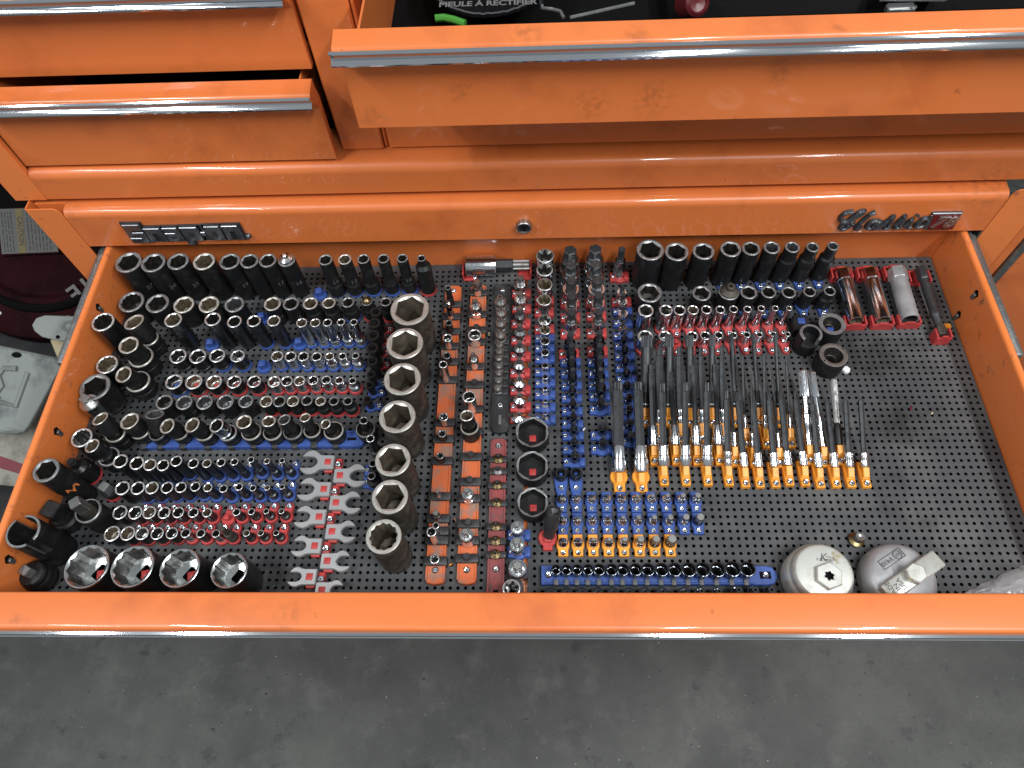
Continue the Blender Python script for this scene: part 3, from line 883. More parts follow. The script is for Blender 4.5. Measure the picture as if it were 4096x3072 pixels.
def keyhole_clip(x, y, r, m, label, group, dx=0.0, dy=0.0148):
    """flat clip: round seat with a tab running back to its screw"""
    t = thing('socket_clip', label, 'socket holder', group, (x * MM, y * MM, 0))
    pts = []; a0 = atan2(dy, dx); w = 0.0058
    for i in range(25): a = a0 + 0.75 + (2 * pi - 1.5) * i / 24; pts.append((r * cos(a), r * sin(a)))
    for i in range(9): a = a0 - pi / 2 + pi * i / 8; pts.append((dx + w * cos(a), dy + w * sin(a)))
    obj('clip_body', MB().prism(pts, 0, 0.0052, 0, 0.0008), m, t); screw_part(t, dx, dy, 0.0046, 0.0044)
    return t
def side_clip(x, y, m, label, group, w=14.5, d=13.0, dx=-11.2):
    """block clip: screw lobe on the left, raised pad on the right, seat between"""
    t = thing('socket_clip', label, 'socket holder', group, (x * MM, y * MM, 0))
    d2 = d / 2 * MM
    pts = [(-.0155, -d2), (-.007, -d2), (-.003, -d2 - .0022), (.003, -d2 - .0022), (.007, -d2), (.0145, -d2), (.0145, d2), (-.0155, d2)]
    obj('clip_body', MB().prism(pts, 0, 0.0060, 0, 0.0009), m, t)
    obj('raised_pad', MB().box(.0068, .0148, -d2 + .0004, d2 - .0004, .005, .0092, 0, .0012), m, t)
    screw_part(t, dx * MM, 0, 0.0056, 0.0036); return t
def bit_part(parent, kind, R, z0, z1, m, name='bit', tip=None, ph=0.3, n=48):
    c = contour(kind, R, n, ph); e = min(R * .22, .0012)
    rg = [[(x, y, z0) for x, y in c]]
    if tip:  # narrower drive tip on a thicker shank
        kt, rt, lt = tip; ct = contour(kt, rt, n, ph)
        rg += [[(x, y, z1 - lt - .001) for x, y in c], [(x * .985, y * .985, z1 - lt) for x, y in ct], [(x, y, z1 - e) for x, y in ct], [(x * .86, y * .86, z1) for x, y in ct]]
    else: rg += [[(x, y, z1 - e) for x, y in c], [(x * .86, y * .86, z1) for x, y in c]]
    return obj(name, MB().rings(rg, 0, None, False, True), m, parent, ang=22)
def bit_socket(name, x, y, D, h, kind, rbit, up, label, group, mb_body=None, m_bit=None, cone=False, rb=None, z0=0.0, cat='bit socket', flat=False):
    t = thing(name, label, cat, group, (x * MM, y * MM, z0)); R = D / 2 * MM; h = h * MM; r = rbit * MM
    rb = max(R, rb * MM) if rb else R
    if cone: prof = [(rb * .92, 0), (rb, .001), (rb, h - R * .55), (R * .98, h - R * .45), (r * 1.05, h)]
    else: prof = [(rb * .92, 0), (rb, .001), (rb, h * .42), (rb * .96, h * .43), (R, h * .47), (R, h - .0012), (R * .95, h), (R * .78, h), (R * .74, h - .0012), (r * .9, h - .0016)]
    obj('drive_body', MB().lathe(prof, 32, 0, None, True), mb_body or chrome, t)
    bit_part(t, kind, r, h - .004, h + up * MM, m_bit or bit_black, ph=rnd.uniform(0, 1)); return t
def swivel(name, x, y, Db, hb, xt, yt, ht, D, style, label, group, cup=False, kind=6, z0=0.0):
    body, rim, cham, wall, hole, rm, rc = STYLES[style]
    t = thing(name, label, 'swivel socket', group, (x * MM, y * MM, z0)); Rb = Db / 2 * MM; h = (hb * MM) - z0; n = 48
    mb = MB()
    mb.lathe([(Rb * .90, 0), (Rb * .98, .001), (Rb * .98, h * .48), (Rb * .94, h * .50), (Rb * .94, h * .54), (Rb, h * .57), (Rb, h - .0024)], n, 0, None, True)
    mb.lathe([(Rb, h - .0024), (Rb * .985, h - .0008), (Rb * .93, h), (Rb * .86, h)], n, 1); mb.lathe([(Rb * .86, h), (Rb * .80, h - .003), (Rb * .5, h - .010), (0.0005, h - .011)], n, 2)
    obj('swivel_cup', mb, [impact, rim, bore_dark], t)
    base = Vector((0, 0, h * .72)); top = Vector(((xt - x) * MM, (yt - y) * MM, ht * MM - z0)); d = top - base; Lh = d.length
    q = d.to_track_quat('Z', 'Y').to_matrix().to_4x4(); q.translation = base
    R = D / 2 * MM; lo = Lh * .22
    obj('swivel_ball', MB().lathe([(R * .55 * cos(a), R * .55 * sin(a) + lo * .4) for a in [-1.2, -.8, -.4, 0, .4, .8]] + [(R * .6, lo)], 24, 0), bore_dark, t, M=q)
    mb = MB(); pr = [(R * .62, lo), (R * .92, lo + .001), (R, lo + .0025), (R, Lh - .0016), (R * .985, Lh - .0006), (R - .001, Lh), (R * rm, Lh)]
    mb.lathe(pr[:-2], n, 0, None, True); mb.lathe(pr[-3:], n, 1)
    obj('barrel', mb, [body, rim], t, M=q)
    bm = bore_mesh(kind, R * rm, R * rc, Lh, (Lh - lo) * .8, rnd.uniform(0, 1), n)
    obj('bore', bm, [cham, wall, hole], t, M=q, ang=24); return t
# ================================================================== SETTING: workshop floor
fl = obj('workshop_floor', MB().add([(-4, -3, -.78), (4, -3, -.78), (4, 3, -.78), (-4, 3, -.78)], [(0, 1, 2, 3)]), conc)
fl['kind'] = 'structure'; fl['label'] = 'grey stained concrete workshop floor below the drawer'

# ================================================================== ROLLER CABINET (below), plane y = 0.738
cab = thing('roller_cabinet', 'orange roller cabinet with chrome badges and lock above the open drawer', 'tool cabinet')
YF = .738
def curve_pts(cx, cy, r, a0, a1, n=5): return [(cx + r * cos(radians(a0 + (a1 - a0) * i / n)), cy + r * sin(radians(a0 + (a1 - a0) * i / n))) for i in range(n + 1)]
# badge panel with rolled nose and ledge (profile in y,z)
nose = [(YF, .0885), (YF, .150)] + curve_pts(YF + .011, .152, .011, 180, 100, 6) + [(.80, .1665), (.80, .150), (.752, .140), (.752, .0885)]
panel = obj('badge_panel', MB().extx(nose[::-1], -.709, .668), paint, cab)
for nm, x0, x1, mirror in (('stile', -.760, -.7105, 1), ('stile', .6695, .7225, -1)):
    xs = (x0, x1) if mirror == 1 else (x1, x0); s = mirror
    inner = xs[1]; outer = xs[0]
    pts = [(outer, -.775), (inner, -.775), (inner, .1545)] + [(inner - s * .010 + s * .010 * cos(a), .1585 + .0125 * sin(a)) for a in (0.2, .6, 1.0, 1.35, 1.57)] + [(outer, .171)]
    if s < 0: pts = pts[::-1]
    M = Matrix(((1, 0, 0, 0), (0, 0, -1, 0), (0, 1, 0, 0), (0, 0, 0, 1)))
    mb = MB().prism(pts, 0, .0016); mb.v = [(x, YF + .0016 - z, y) for x, y, z in mb.v]; mb.f = [f for f in mb.f]
    obj(nm, mb, paint_edge, cab)
obj('side_panel', MB().box(-.7612, -.7590, YF + .0018, 1.3, -.775, .1712), paint, cab)
obj('inner_rail', MB().box(-.757, .668, .756, .80, .120, .1640), paint, cab)
obj('lower_front', MB().box(-.7085, .668, YF + .004, YF + .02, -.775, -.012), paint, cab)
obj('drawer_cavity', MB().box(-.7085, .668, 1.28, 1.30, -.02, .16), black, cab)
obj('cavity_side_fill', MB().box(-.7085, -.7005, YF + .003, 1.28, -.01, .087).box(.660, .668, YF + .003, 1.28, -.01, .087), black, cab)  # black fillers along both sides of the drawer cavity
# side bank to the right
obj('side_bank_drawer', MB().box(.7262, .7442, YF + .004, YF + .02, -.775, .1700, 0, .002), paint, cab)
obj('rubber_seal', MB().box(.7452, .7580, YF - .001, YF + .02, -.775, .1700, 0, .002), slide_grey, cab)
obj('side_bank_front', MB().box(.7592, 1.10, YF + .002, YF + .02, -.775, .1700, 0, .002), paint, cab)
# lock
lk = obj('lock', MB().lathe([(.0118, 0), (.0118, .0080), (.0110, .0092), (.0096, .0092), (.0092, .0072), (.0086, .0072)], 36), [satin], cab, M=Matrix.Translation((-.0216, YF, .1205)) @ Matrix.Rotation(radians(90), 4, 'X'))
obj('lock_cylinder', MB().lathe([(.0086, .0060), (.0084, .0078), (.0062, .0082), (.0058, .0072), (.0040, .0072), (.0038, .0088), (.0022, .0090), (.0020, .0060)], 32, 0, None, False, False), dark_chrome, lk)
obj('keyway', MB().box(-.0009, .0009, -.0034, .0034, .0074, .0092), black, lk)
# 'Snap-on' badge: separate raised letters on a dark backing
LET = {  # heavy block letters: outline in a unit cell (width, height) and dark counters
 'S': ([(0, .06), (.04, 0), (.96, 0), (1, .05), (1, .52), (.96, .58), (.36, .58), (.36, .66), (1, .66), (1, .95), (.96, 1), (.04, 1), (0, .95), (0, .44), (.04, .38), (.64, .38), (.64, .27), (0, .27)], []),
 'n': ([(0, 0), (.36, 0), (.36, .62), (.64, .62), (.64, 0), (1, 0), (1, .86), (.92, 1), (.0, 1)], []),
 'a': ([(0, .05), (.04, 0), (1, 0), (1, .88), (.92, 1), (0, 1), (0, .72), (.62, .72), (.62, .62), (.0, .62)], [(.30, .22, .64, .40)]),
 'p': ([(0, -.32), (.36, -.32), (.36, 0), (.95, 0), (1, .05), (1, .88), (.92, 1), (0, 1)], [(.36, .28, .64, .66)]),
 'o': ([(0, .06), (.06, 0), (.94, 0), (1, .06), (1, .90), (.92, 1), (.08, 1), (0, .90)], [(.34, .28, .66, .68)]),
 '-': ([(0, .34), (1, .34), (1, .62), (0, .62)], [])}
def plate_z(mb, y0): mb.v = [(x, y0 - z, y) for x, y, z in mb.v]; return mb
bd = thing('badge', None, None); bd.parent = cab
for ch, x0, x1, z0, z1 in (('S', -.6297, -.6022, .1006, .1405), ('n', -.6004, -.5735, .1022, .1318), ('a', -.5712, -.5468, .1026, .1322), ('p', -.5440, -.5158, .1030, .1328), ('-', -.5150, -.5082, .1040, .1330), ('o', -.5072, -.4812, .1036, .1340), ('n', -.4788, -.4522, .1036, .1344)):
    o, holes = LET[ch]; w, h = x1 - x0, z1 - z0
    q = [(x0 + a * w, z0 + b * h) for a, b in o]
    g = .0022; bx = MB().box(x0 - g, x1 + g, 0, .0030, z0 - g - (.3 * h if ch == 'p' else 0), z1 + g)
    lt = obj('letter', plate_z(MB().prism(q, .0026, .0062, 0, .0009), YF), badge_chrome, bd); lt['label'] = 'raised chrome letter ' + ch if ch != '-' else 'raised chrome hyphen'
    zlo = z0 - g - (.32 * h if ch == 'p' else 0)
    if ch == 'p': bk = plate_z(MB().prism([(x0 - g, zlo), (x0 + .40 * w, zlo), (x0 + .40 * w, z0 - g), (x1 + g, z0 - g), (x1 + g, z1 + g), (x0 - g, z1 + g)], .0002, .0030), YF)
    else: bk = plate_z(MB().prism([(x0 - g, zlo), (x1 + g, zlo), (x1 + g, z1 + g), (x0 - g, z1 + g)], .0002, .0030), YF)
    obj('letter_backing', bk, black_pl, bd)
    for a0, b0, a1, b1 in holes: obj('letter_counter', plate_z(MB().prism([(x0 + a0 * w, z0 + b0 * h), (x0 + a1 * w, z0 + b0 * h), (x0 + a1 * w, z0 + b1 * h), (x0 + a0 * w, z0 + b1 * h)], .0060, .00635), YF), black_pl, bd)
obj('full_stop', MB().lathe([(.0044, 0), (.0044, .0040), (.0034, .0056)], 20, 0, None, False, True), badge_chrome, bd, M=Matrix.Translation((-.4462, YF, .1085)) @ Matrix.Rotation(radians(90), 4, 'X'))
# 'Classic 78' script badge
STROKES = {'C': [(457.8, 135.8), (448.8, 134.9), (444.4, 126.9), (446.2, 118.4), (453.0, 116.2), (463.7, 122.1), (472.0, 131.8), (473.6, 136.4), (468.6, 136.3), (462.0, 126.6), (455.0, 113.1), (451.4, 104.8), (451.9, 101.0), (456.7, 99.8), (463.0, 105.3), (466.6, 112.0), (463.1, 115.4), (460.2, 108.4), (460.3, 103.3)], 'l': [(490.2, 134.9), (484.7, 129.7), (477.4, 113.0), (474.5, 101.6), (476.7, 99.3), (481.0, 105.8)], 'a': [(500.2, 116.2), (492.1, 115.1), (489.5, 106.3), (491.0, 101.2), (496.0, 101.6), (500.5, 111.1), (505.6, 114.8), (504.0, 103.4), (502.2, 100.4), (506.6, 101.0), (512.7, 110.8)], 's': [(512.9, 110.3), (519.4, 124.3), (521.0, 120.6), (520.5, 110.6), (522.3, 102.1), (518.0, 99.9), (513.8, 101.9)], 't': [(530.2, 106.0), (536.1, 124.4), (537.9, 120.1), (537.4, 110.1), (538.9, 102.5), (534.4, 100.0), (530.2, 101.9)], 'i': [(543.3, 103.6), (550.5, 118.5), (549.7, 104.7), (550.0, 100.9), (554.9, 101.5)], 'c': [(572.6, 117.9), (566.7, 119.6), (561.9, 110.2), (561.1, 103.1), (565.7, 100.5), (572.0, 104.9), (575.8, 112.3)], 'dot': [(554.0, 124.1), (555.4, 126.6)]}
def smooth_path(p, k=4):
    out = []
    for i in range(len(p) - 1):
        a = Vector(p[max(i - 1, 0)]); b = Vector(p[i]); c = Vector(p[i + 1]); d = Vector(p[min(i + 2, len(p) - 1)])
        for j in range(k):
            t = j / k; out.append(.5 * ((2 * b) + (c - a) * t + (2 * a - 5 * b + 4 * c - d) * t * t + (3 * b - a - 3 * c + d) * t ** 3))
    out.append(Vector(p[-1])); return out
sb = thing('script_badge', None, None); sb.parent = cab
for k, p in STROKES.items():
    q = smooth_path(p)
    obj('letter' if k != 'dot' else 'letter_dot', MB().tube([(a.x * MM, YF - .0042, a.y * MM) for a in q], .0023, 8), badge_chrome, sb)
    obj('letter_backing', MB().tube([(a.x * MM, YF - .0010, a.y * MM) for a in q], .0038, 8), black_pl, sb)
    STROKES[k] = None
pm = MB().prism([(.5770, .0962), (.6180, .0962), (.6155, .1318), (.5730, .1318)], 0, .0050, 0, .0012); pm.v = [(x, YF - z, y) for x, y, z in pm.v]
pl_ = obj('number_plate', pm, badge_chrome, sb)
pm = MB().prism([(.5800, .0990), (.6150, .0990), (.6128, .1290), (.5762, .1290)], .0049, .0056); pm.v = [(x, YF - z, y) for x, y, z in pm.v]
obj('red_field', pm, badge_red, sb)
RX = Matrix.Rotation(radians(90), 4, 'X')
for ch, x in (('7', .5868), ('8', .6035)): text_obj('numeral', ch, satin, sb, Matrix.Translation((x, YF - .0062, .1140)) @ RX)

# ================================================================== TOP CHEST (sits on the cabinet)
chest = thing('top_chest', 'orange top chest with three visible drawer fronts and chrome pulls', 'tool chest')
band = [(.755, .1745), (.755, .211)] + curve_pts(.768, .2125, .013, 180, 98, 6) + [(.83, .2275), (.83, .18), (.80, .1745)]
obj('lower_band', MB().extx(band[::-1], -.7295, .95), paint, chest)
obj('stile', MB().box(-.780, -.7308, .7552, .7650, .1730, .70, 0, .0012), paint_edge, chest)
obj('side_panel', MB().box(-.7812, -.7790, .768, 1.30, .173, .70), paint, chest)
obj('centre_post', MB().box(-.2768, -.2170, .7855, .83, .2290, .70, 0, .0022), paint, chest)
obj('post_bead', MB().box(-.2158, -.2112, .7890, .83, .2300, .70, 0, .0018), paint, chest)
obj('dark_interior', MB().box(-.7295, .95, 1.19, 1.20, .228, .70).box(-.7295, .95, .8305, 1.19, .2255, .2285), black, chest)  # black panels colour in the shade of the chest interior
obj('runner', MB().box(-.2825, -.2775, .800, 1.1, .2325, .36, 0, .001).box(-.2815, -.2778, .792, .80, .300, .318).box(-.2815, -.2778, .792, .80, .255, .268), black, chest)

def chest_drawer(x0, x1, Y, z0, zt, label, box_depth=.4, open_top=True, lip_dx=.003):
    """front panel with a turned-over top lip, chrome pull under the lip, box behind"""
    d = thing('drawer', None, None); d.parent = chest; d['label'] = label
    prof = [(Y, z0), (Y, zt - .040), (Y - .010, zt - .026), (Y - .019, zt - .018), (Y - .0215, zt - .011)] + curve_pts(Y - .0165, zt - .0090, .0052, 185, 98, 4) + [(Y + .004, zt), (Y + .0055, zt - .002), (Y + .0055, zt - .012), (Y + .012, zt - .03), (Y + .012, z0)]
    obj('drawer_front', MB().extx(prof[::-1], x0, x1), paint, d)
    tr = [(Y - .0222, zt - .0070), (Y - .0240, zt - .0082), (Y - .0244, zt - .0094), (Y - .0236, zt - .0108), (Y - .0205, zt - .0122), (Y - .0192, zt - .0140), (Y - .0194, zt - .0165), (Y - .0214, zt - .0182), (Y - .0242, zt - .0200), (Y - .0253, zt - .0218), (Y - .0250, zt - .0236), (Y - .0235, zt - .0248), (Y - .0165, zt - .0240), (Y - .0150, zt - .0180), (Y - .0170, zt - .0130), (Y - .0190, zt - .0090)]
    obj('chrome_pull', MB().extx(tr[::-1], x0 - lip_dx, x1 - .001), trim_chrome, d)
    for xa in (x0 + .020, x1 - .0225): obj('side_wall', MB().box(xa, xa + .0025, Y + .013, Y + box_depth, z0 + .008, zt - .012), paint, d)
    obj('drawer_bottom', MB().box(x0 + .0226, x1 - .0226, Y + .013, Y + box_depth, z0 + .006, z0 + .010), liner, d)
    return d
chest_drawer(-.728, -.2810, .763, .2320, .3580, 'left lower drawer pulled slightly open with a chrome pull')
chest_drawer(-.728, -.2828, .785, .3590, .4790, 'upper left drawer, closed, chrome pull at the top edge')
chest_drawer(-.2090, .95, .673, .3600, .4820, 'large right drawer pulled open over the badge panel', lip_dx=.0035)
cd = thing('drawer', None, None); cd.parent = chest; cd['label'] = 'closed drawer front under the large open right drawer'
obj('drawer_front', MB().box(-.2090, .95, .7862, .83, .2300, .357, 0, .0015), paint, cd)

# ================================================================== THE OPEN DRAWER
dr = thing('open_drawer', 'wide orange drawer pulled open, filled with sockets on black pegboard', 'drawer')
XL, XR, YB, HW = -.678, .640, .7625, .084
obj('drawer_bottom', MB().box(XL - .004, XR + .004, .165, YB + .01, -.010, -.0062), paint, dr)
def rolled(x, s):  # side wall with a rolled top, s = outward direction
    p = [(x, -.0062), (x, HW - .006)] + [(x + s * (.0055 - .0055 * cos(a)), HW - .006 + .0055 * sin(a)) for a in (0.4, .8, 1.2, 1.57, 1.95, 2.35, 2.74, 3.14)] + [(x + s * .011, HW - .022), (x + s * .0085, HW - .022), (x + s * .0025, HW - .010), (x + s * .0025, -.0062)]
    if s > 0: p = p[::-1]
    n = len(p); y0, y1 = .170, YB + .36
    mb = MB().add([(a, y0, b) for a, b in p] + [(a, y1, b) for a, b in p], [(i, (i + 1) % n, n + (i + 1) % n, n + i) for i in range(n)] + [tuple(range(n - 1, -1, -1)), tuple(range(n, 2 * n))])
    return mb
obj('side_wall', rolled(XL, -1), paint_edge, dr); obj('side_wall', rolled(XR, 1), paint_edge, dr)
obj('back_wall', MB().extx([(YB, -.0062), (YB, .066), (YB - .002, .0672), (YB - .002, .071), (YB, .0722), (YB, .0800), (YB + .004, .0815), (YB + .006, .0815), (YB + .006, -.0062)][::-1], XL + .0005, XR - .0005), paint, dr)
obj('slide', MB().box(XL - .0245, XL - .0125, .530, 1.1, .058, .0760, 0, .002), slide_grey, dr); obj('slide', MB().box(XR + .0125, XR + .0245, .525, 1.1, .058, .0760, 0, .002), slide_grey, dr)
Yi, Yo = .2015, .158
lip = [(Yi, -.0062), (Yi, HW - .004)] + curve_pts(Yi - .003, HW - .003, .003, 0, 90, 3) + [(Yo + .006, HW - .0015)] + curve_pts(Yo + .005, HW - .0065, .005, 90, 175, 4) + [(Yo - .001, HW - .014), (Yo + .004, HW - .024), (Yo + .016, HW - .040), (Yo + .018, -.06), (Yo + .030, -.06), (Yo + .030, -.0062)]
obj('front_lip', MB().extx(lip, -.80, .80), paint, dr)
trm = [(Yo - .0005, HW - .0120), (Yo - .0040, HW - .0130), (Yo - .0048, HW - .0150), (Yo - .0015, HW - .0195), (Yo - .0005, HW - .0240), (Yo - .0032, HW - .0270), (Yo - .0044, HW - .0290), (Yo - .0030, HW - .0310), (Yo + .0010, HW - .0300), (Yo + .0030, HW - .0240)]
obj('chrome_pull', MB().extx(trm, -.80, .80), trim_chrome, dr)
# spring tabs punched in the side walls
for X, s in ((XL, 1), (XR, -1)):
    for y, z in ([(.6366, .063), (.4286, .0554), (.2466, .058)] if s > 0 else [(.6377, .063), (.6368, .012)]):
        x0 = X + s * .0004
        obj('tab_slot', MB().add([(x0, y - .0055, z + .003), (x0, y + .001, z + .008), (x0, y + .0062, z + .004), (x0, y + .0055, z - .008), (x0, y - .002, z - .009)], [(0, 1, 2, 3, 4)]), black, dr)
        obj('spring_tab', MB().box(min(x0, x0 + s * .004), max(x0, x0 + s * .004), y - .0030, y + .0030, z - .0085, z + .002, 0, .001), slide_grey, dr)

# ================================================================== PEGBOARD MATS
def pegboard(name, x0, x1, y0, y1, px, py, label):
    """perforated sheet: a real octagonal hole every 10 mm"""
    p = .010; r = .00245; th = .0058
    ix0 = math.ceil((x0 + .0055 - px) / p); ix1 = math.floor((x1 - .0055 - px) / p)
    iy0 = math.ceil((y0 + .0055 - py) / p); iy1 = math.floor((y1 - .0055 - py) / p)
    vs = []; fs = []; mi = []
    oc = [(r * cos(radians(22.5 + 45 * k)), r * sin(radians(22.5 + 45 * k))) for k in range(8)]
    sq = [(.005, .00207), (.00207, .005), (-.00207, .005), (-.005, .00207), (-.005, -.00207), (-.00207, -.005), (.00207, -.005), (.005, -.00207)]
    sq = [(.005, .005), (0, .005), (-.005, .005), (-.005, 0), (-.005, -.005), (0, -.005), (.005, -.005), (.005, 0)]
    oc = [(r * cos(radians(45 + 45 * k)), r * sin(radians(45 + 45 * k))) for k in range(8)]
    for i in range(ix0, ix1 + 1):
        for j in range(iy0, iy1 + 1):
            cx = px + i * p; cy = py + j * p; k = len(vs)
            for (a, b) in sq: vs.append((cx + a, cy + b, 0))
            for (a, b) in oc: vs.append((cx + a, cy + b, 0))
            for (a, b) in oc: vs.append((cx + a, cy + b, -th))
            for e in range(8):
                g = (e + 1) % 8
                fs.append((k + e, k + g, k + 8 + g, k + 8 + e)); mi.append(0)
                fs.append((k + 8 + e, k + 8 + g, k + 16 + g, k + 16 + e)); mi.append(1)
    a0, a1 = px + ix0 * p - .005, px + ix1 * p + .005; b0, b1 = py + iy0 * p - .005, py + iy1 * p + .005
    def quad(c, d, e, f, z=0, m=0):
        k = len(vs); vs.extend([(c, e, z), (d, e, z), (d, f, z), (c, f, z)]); fs.append((k, k + 1, k + 2, k + 3)); mi.append(m)
    quad(x0, a0, y0, y1); quad(a1, x1, y0, y1); quad(a0, a1, y0, b0); quad(a0, a1, b1, y1); quad(x0, x1, y0, y1, -th, 1)  # black underside and black hole walls stand in for shade in the holes
    k = len(vs); vs.extend([(x, y, z) for z in (0, -th) for x, y in ((x0, y0), (x1, y0), (x1, y1), (x0, y1))])
    for e in range(4): g = (e + 1) % 4; fs.append((k + e, k + 4 + e, k + 4 + g, k + g)); mi.append(0)
    mb = MB(); mb.v, mb.f, mb.m = vs, fs, mi
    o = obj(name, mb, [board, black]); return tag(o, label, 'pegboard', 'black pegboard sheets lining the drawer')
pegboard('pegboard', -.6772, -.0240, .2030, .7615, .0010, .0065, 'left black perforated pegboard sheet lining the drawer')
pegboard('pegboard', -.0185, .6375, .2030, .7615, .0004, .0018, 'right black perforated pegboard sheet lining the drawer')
# ================================================================== LEFT HALF: SOCKET ROWS
G_DI = 'black deep impact sockets along the left back wall'
wh = 'in the left back row of deep impact sockets'
for i, (x, y, D, h, f) in enumerate(DEEP_IMPACT_LEFT):
    st = 'impact_gold' if f in ('gold', '13') else 'impact'
    lb = f'black deep impact socket, {ORD[i]} from left along the left back wall'
    if f == 'gold': lb = 'black deep impact socket with pale gold worn mouth, left back row'
    if f == '16plug': lb = 'black deep impact socket plugged by a bolt end, left back row'
    if f == 'flare': lb = 'stepped black deep socket with narrow neck, right end of left back row'
    mk = {'27': '27', '24': '24', '22': '22', '19': '19', '17': '17', '16plug': '16', '13': '13', '10': '10', '14': '14'}.get(f)
    if f == 'flare': t = socket('deep_impact_socket', x, y, D, h, 6, st, lb, G_DI, rb=12.2, zs=.76)
    elif i >= 8: t = socket('deep_impact_socket', x, y, D, h, 6, st, lb, G_DI, rb=max(D / 2 + 2.4, 11), zs=.30, mark=mk)
    else: t = socket('deep_impact_socket', x, y, D, h, 6, st, lb, G_DI, mark=mk, plug=(f == '16plug') or None)
    if f == '16plug':
        R = D / 2 * MM
        obj('bolt_plug', MB().lathe([(R * .84, h * MM - .0005), (R * .80, h * MM + .0035), (R * .55, h * MM + .0052), (R * .5, h * MM + .0056), (R * .36, h * MM + .0066), (R * .28, h * MM + .0105), (R * .18, h * MM + .0115)], 28, 0, None, False, True), chrome_dirty, t)
    if i >= 8: ring_peg(x, y, .0132, red_pl if f == 'flare' else blue_pl, f'{"red" if f == "flare" else "blue"} ring peg under the {ORD[i]} deep impact socket, left back row', 'ring pegs under the left back row')
for i, (x, y, D, h, f) in enumerate(SHALLOW_IMPACT_LEFT):
    st = {2: 'impact_gold', 3: 'impact_gold', 4: 'impact_soft', 5: 'brown', 7: 'impact_gold', 8: 'brown'}.get(i, 'impact')
    lb = f'black shallow impact socket, {ORD[i]} from left in the second row'
    if f == 'plug': lb = 'small black impact socket with a brown cone in its mouth, second row'
    t = socket('shallow_impact_socket', x, y, D, h, 12 if f == '12pt' else 6, st, lb, 'black shallow impact sockets, second row at left', mark={'24': '24', '17': '17', '16': '16', '14': '14'}.get(f), depth=h * .55,
               rb=max(D / 2 + 1.6, 11) if i >= 7 else None, zs=.55, plug=(f == 'plug') or None)
    if f == 'plug': obj('brown_plug', MB().lathe([(.0076, h * MM - .0004), (.0070, h * MM + .002), (.0045, h * MM + .0045), (.0022, h * MM + .006)], 24, 0, None, False, True), brass, t)
    if i in (9, 10, 11): ring_peg(x, y, .0128, blue_pl if i == 9 else red_pl, f'{"blue" if i == 9 else "red"} ring peg under the {ORD[i]} shallow impact socket, second row', 'ring pegs under the second row')
stl = ['dull_brown', 'dull_chrome', 'dull_chrome', 'dull_chrome', 'dull_brown', 'chrome_brown', 'chrome_brown', 'chrome_bright', 'chrome_bright', 'chrome_bright']
for i, (x, y, D, h) in enumerate(DEEP_CHROME_LEFT):
    socket('deep_chrome_socket', x, y, D, h, 6, stl[i], f'deep chrome socket, {ORD[i]} from left in the third row', 'deep chrome sockets, third row at left', rb=max(D / 2 * .96, 8.6), zs=.26)
    if i >= 3: ring_peg(x, y, max(D / 2 * MM + .001, .0102), blue_pl, f'blue ring peg under the {ORD[i]} deep chrome socket, third row', 'blue ring pegs under the third row')
stl = ['dull_chrome', 'dull_chrome', 'dull_chrome', 'dull_bright', 'chrome_brown', 'chrome', 'chrome', 'chrome', 'chrome_brown', 'chrome', 'chrome']
for i, (x, y, D, h) in enumerate(SHALLOW_CHROME_LEFT):
    socket('shallow_chrome_socket', x, y, D, h, 6, stl[i], f'shallow chrome socket, {ORD[i]} from left in the fourth row', 'shallow chrome sockets, fourth row at left', rb=max(D / 2 * .97, 8.8), zs=.5, depth=h * .55, groove=[.28] if i < 7 else None)
    if i >= 2: ring_peg(x, y, max(D / 2 * MM + .0012, .0104), blue_pl, f'blue ring peg under the {ORD[i]} shallow chrome socket, fourth row', 'blue ring pegs under the fourth row')
for i, (x, y, D, h) in enumerate(RED_PEG_CHROME):
    st = ['dull_chrome', 'dull_brown', 'dull_brown', 'dull_chrome', 'dull_chrome', 'chrome_bright', 'chrome', 'chrome_brown', 'chrome', 'chrome', 'chrome_bright', 'chrome'][i]
    socket('shallow_chrome_socket', x, y, D, h, 6, st, f'short chrome socket with a peg inside, {ORD[i]} from left in the fifth row', 'short chrome sockets on red pegs, fifth row at left', rb=max(D / 2 * .97, 8.8), zs=.5, depth=h * .52, groove=[.28] if i < 8 else None)
    c = blue_pl if i == 0 else red_pl; R = D / 2 * MM
    t = ring_peg(x, y, max(R + .0012, .0104), c, f'{"blue" if i == 0 else "red"} peg holding the {ORD[i]} short chrome socket, fifth row', 'pegs holding the fifth row')
    obj('post_top', MB().lathe([(R * .42, h * MM * .40), (R * .42, h * MM * .40 + R * .10 + .0012), (R * .34, h * MM * .40 + R * .16 + .0016)], 20, 0, None, False, True), c, t)
for i, (x, y, D, h) in enumerate(BLACK_TWELVE):
    st = ['impact', 'impact_soft', 'impact_soft', 'impact_soft', 'impact_soft', 'brown', 'impact', 'brown', 'impact', 'impact_gold', 'impact', 'impact'][i]
    socket('twelve_point_socket', x, y, D, h, 12, st, f'black twelve point socket, {ORD[i]} from left in the sixth row', 'black twelve point sockets, sixth row at left', rb=max(D / 2 + .2, 9.6), zs=.5, depth=h * .5, mark='18' if i in (1,) else ('10' if i == 9 else None))
    if i >= 5: ring_peg(x, y, .0108, red_pl, f'red ring peg under the {ORD[i]} black twelve point socket, sixth row', 'red ring pegs under the sixth row')
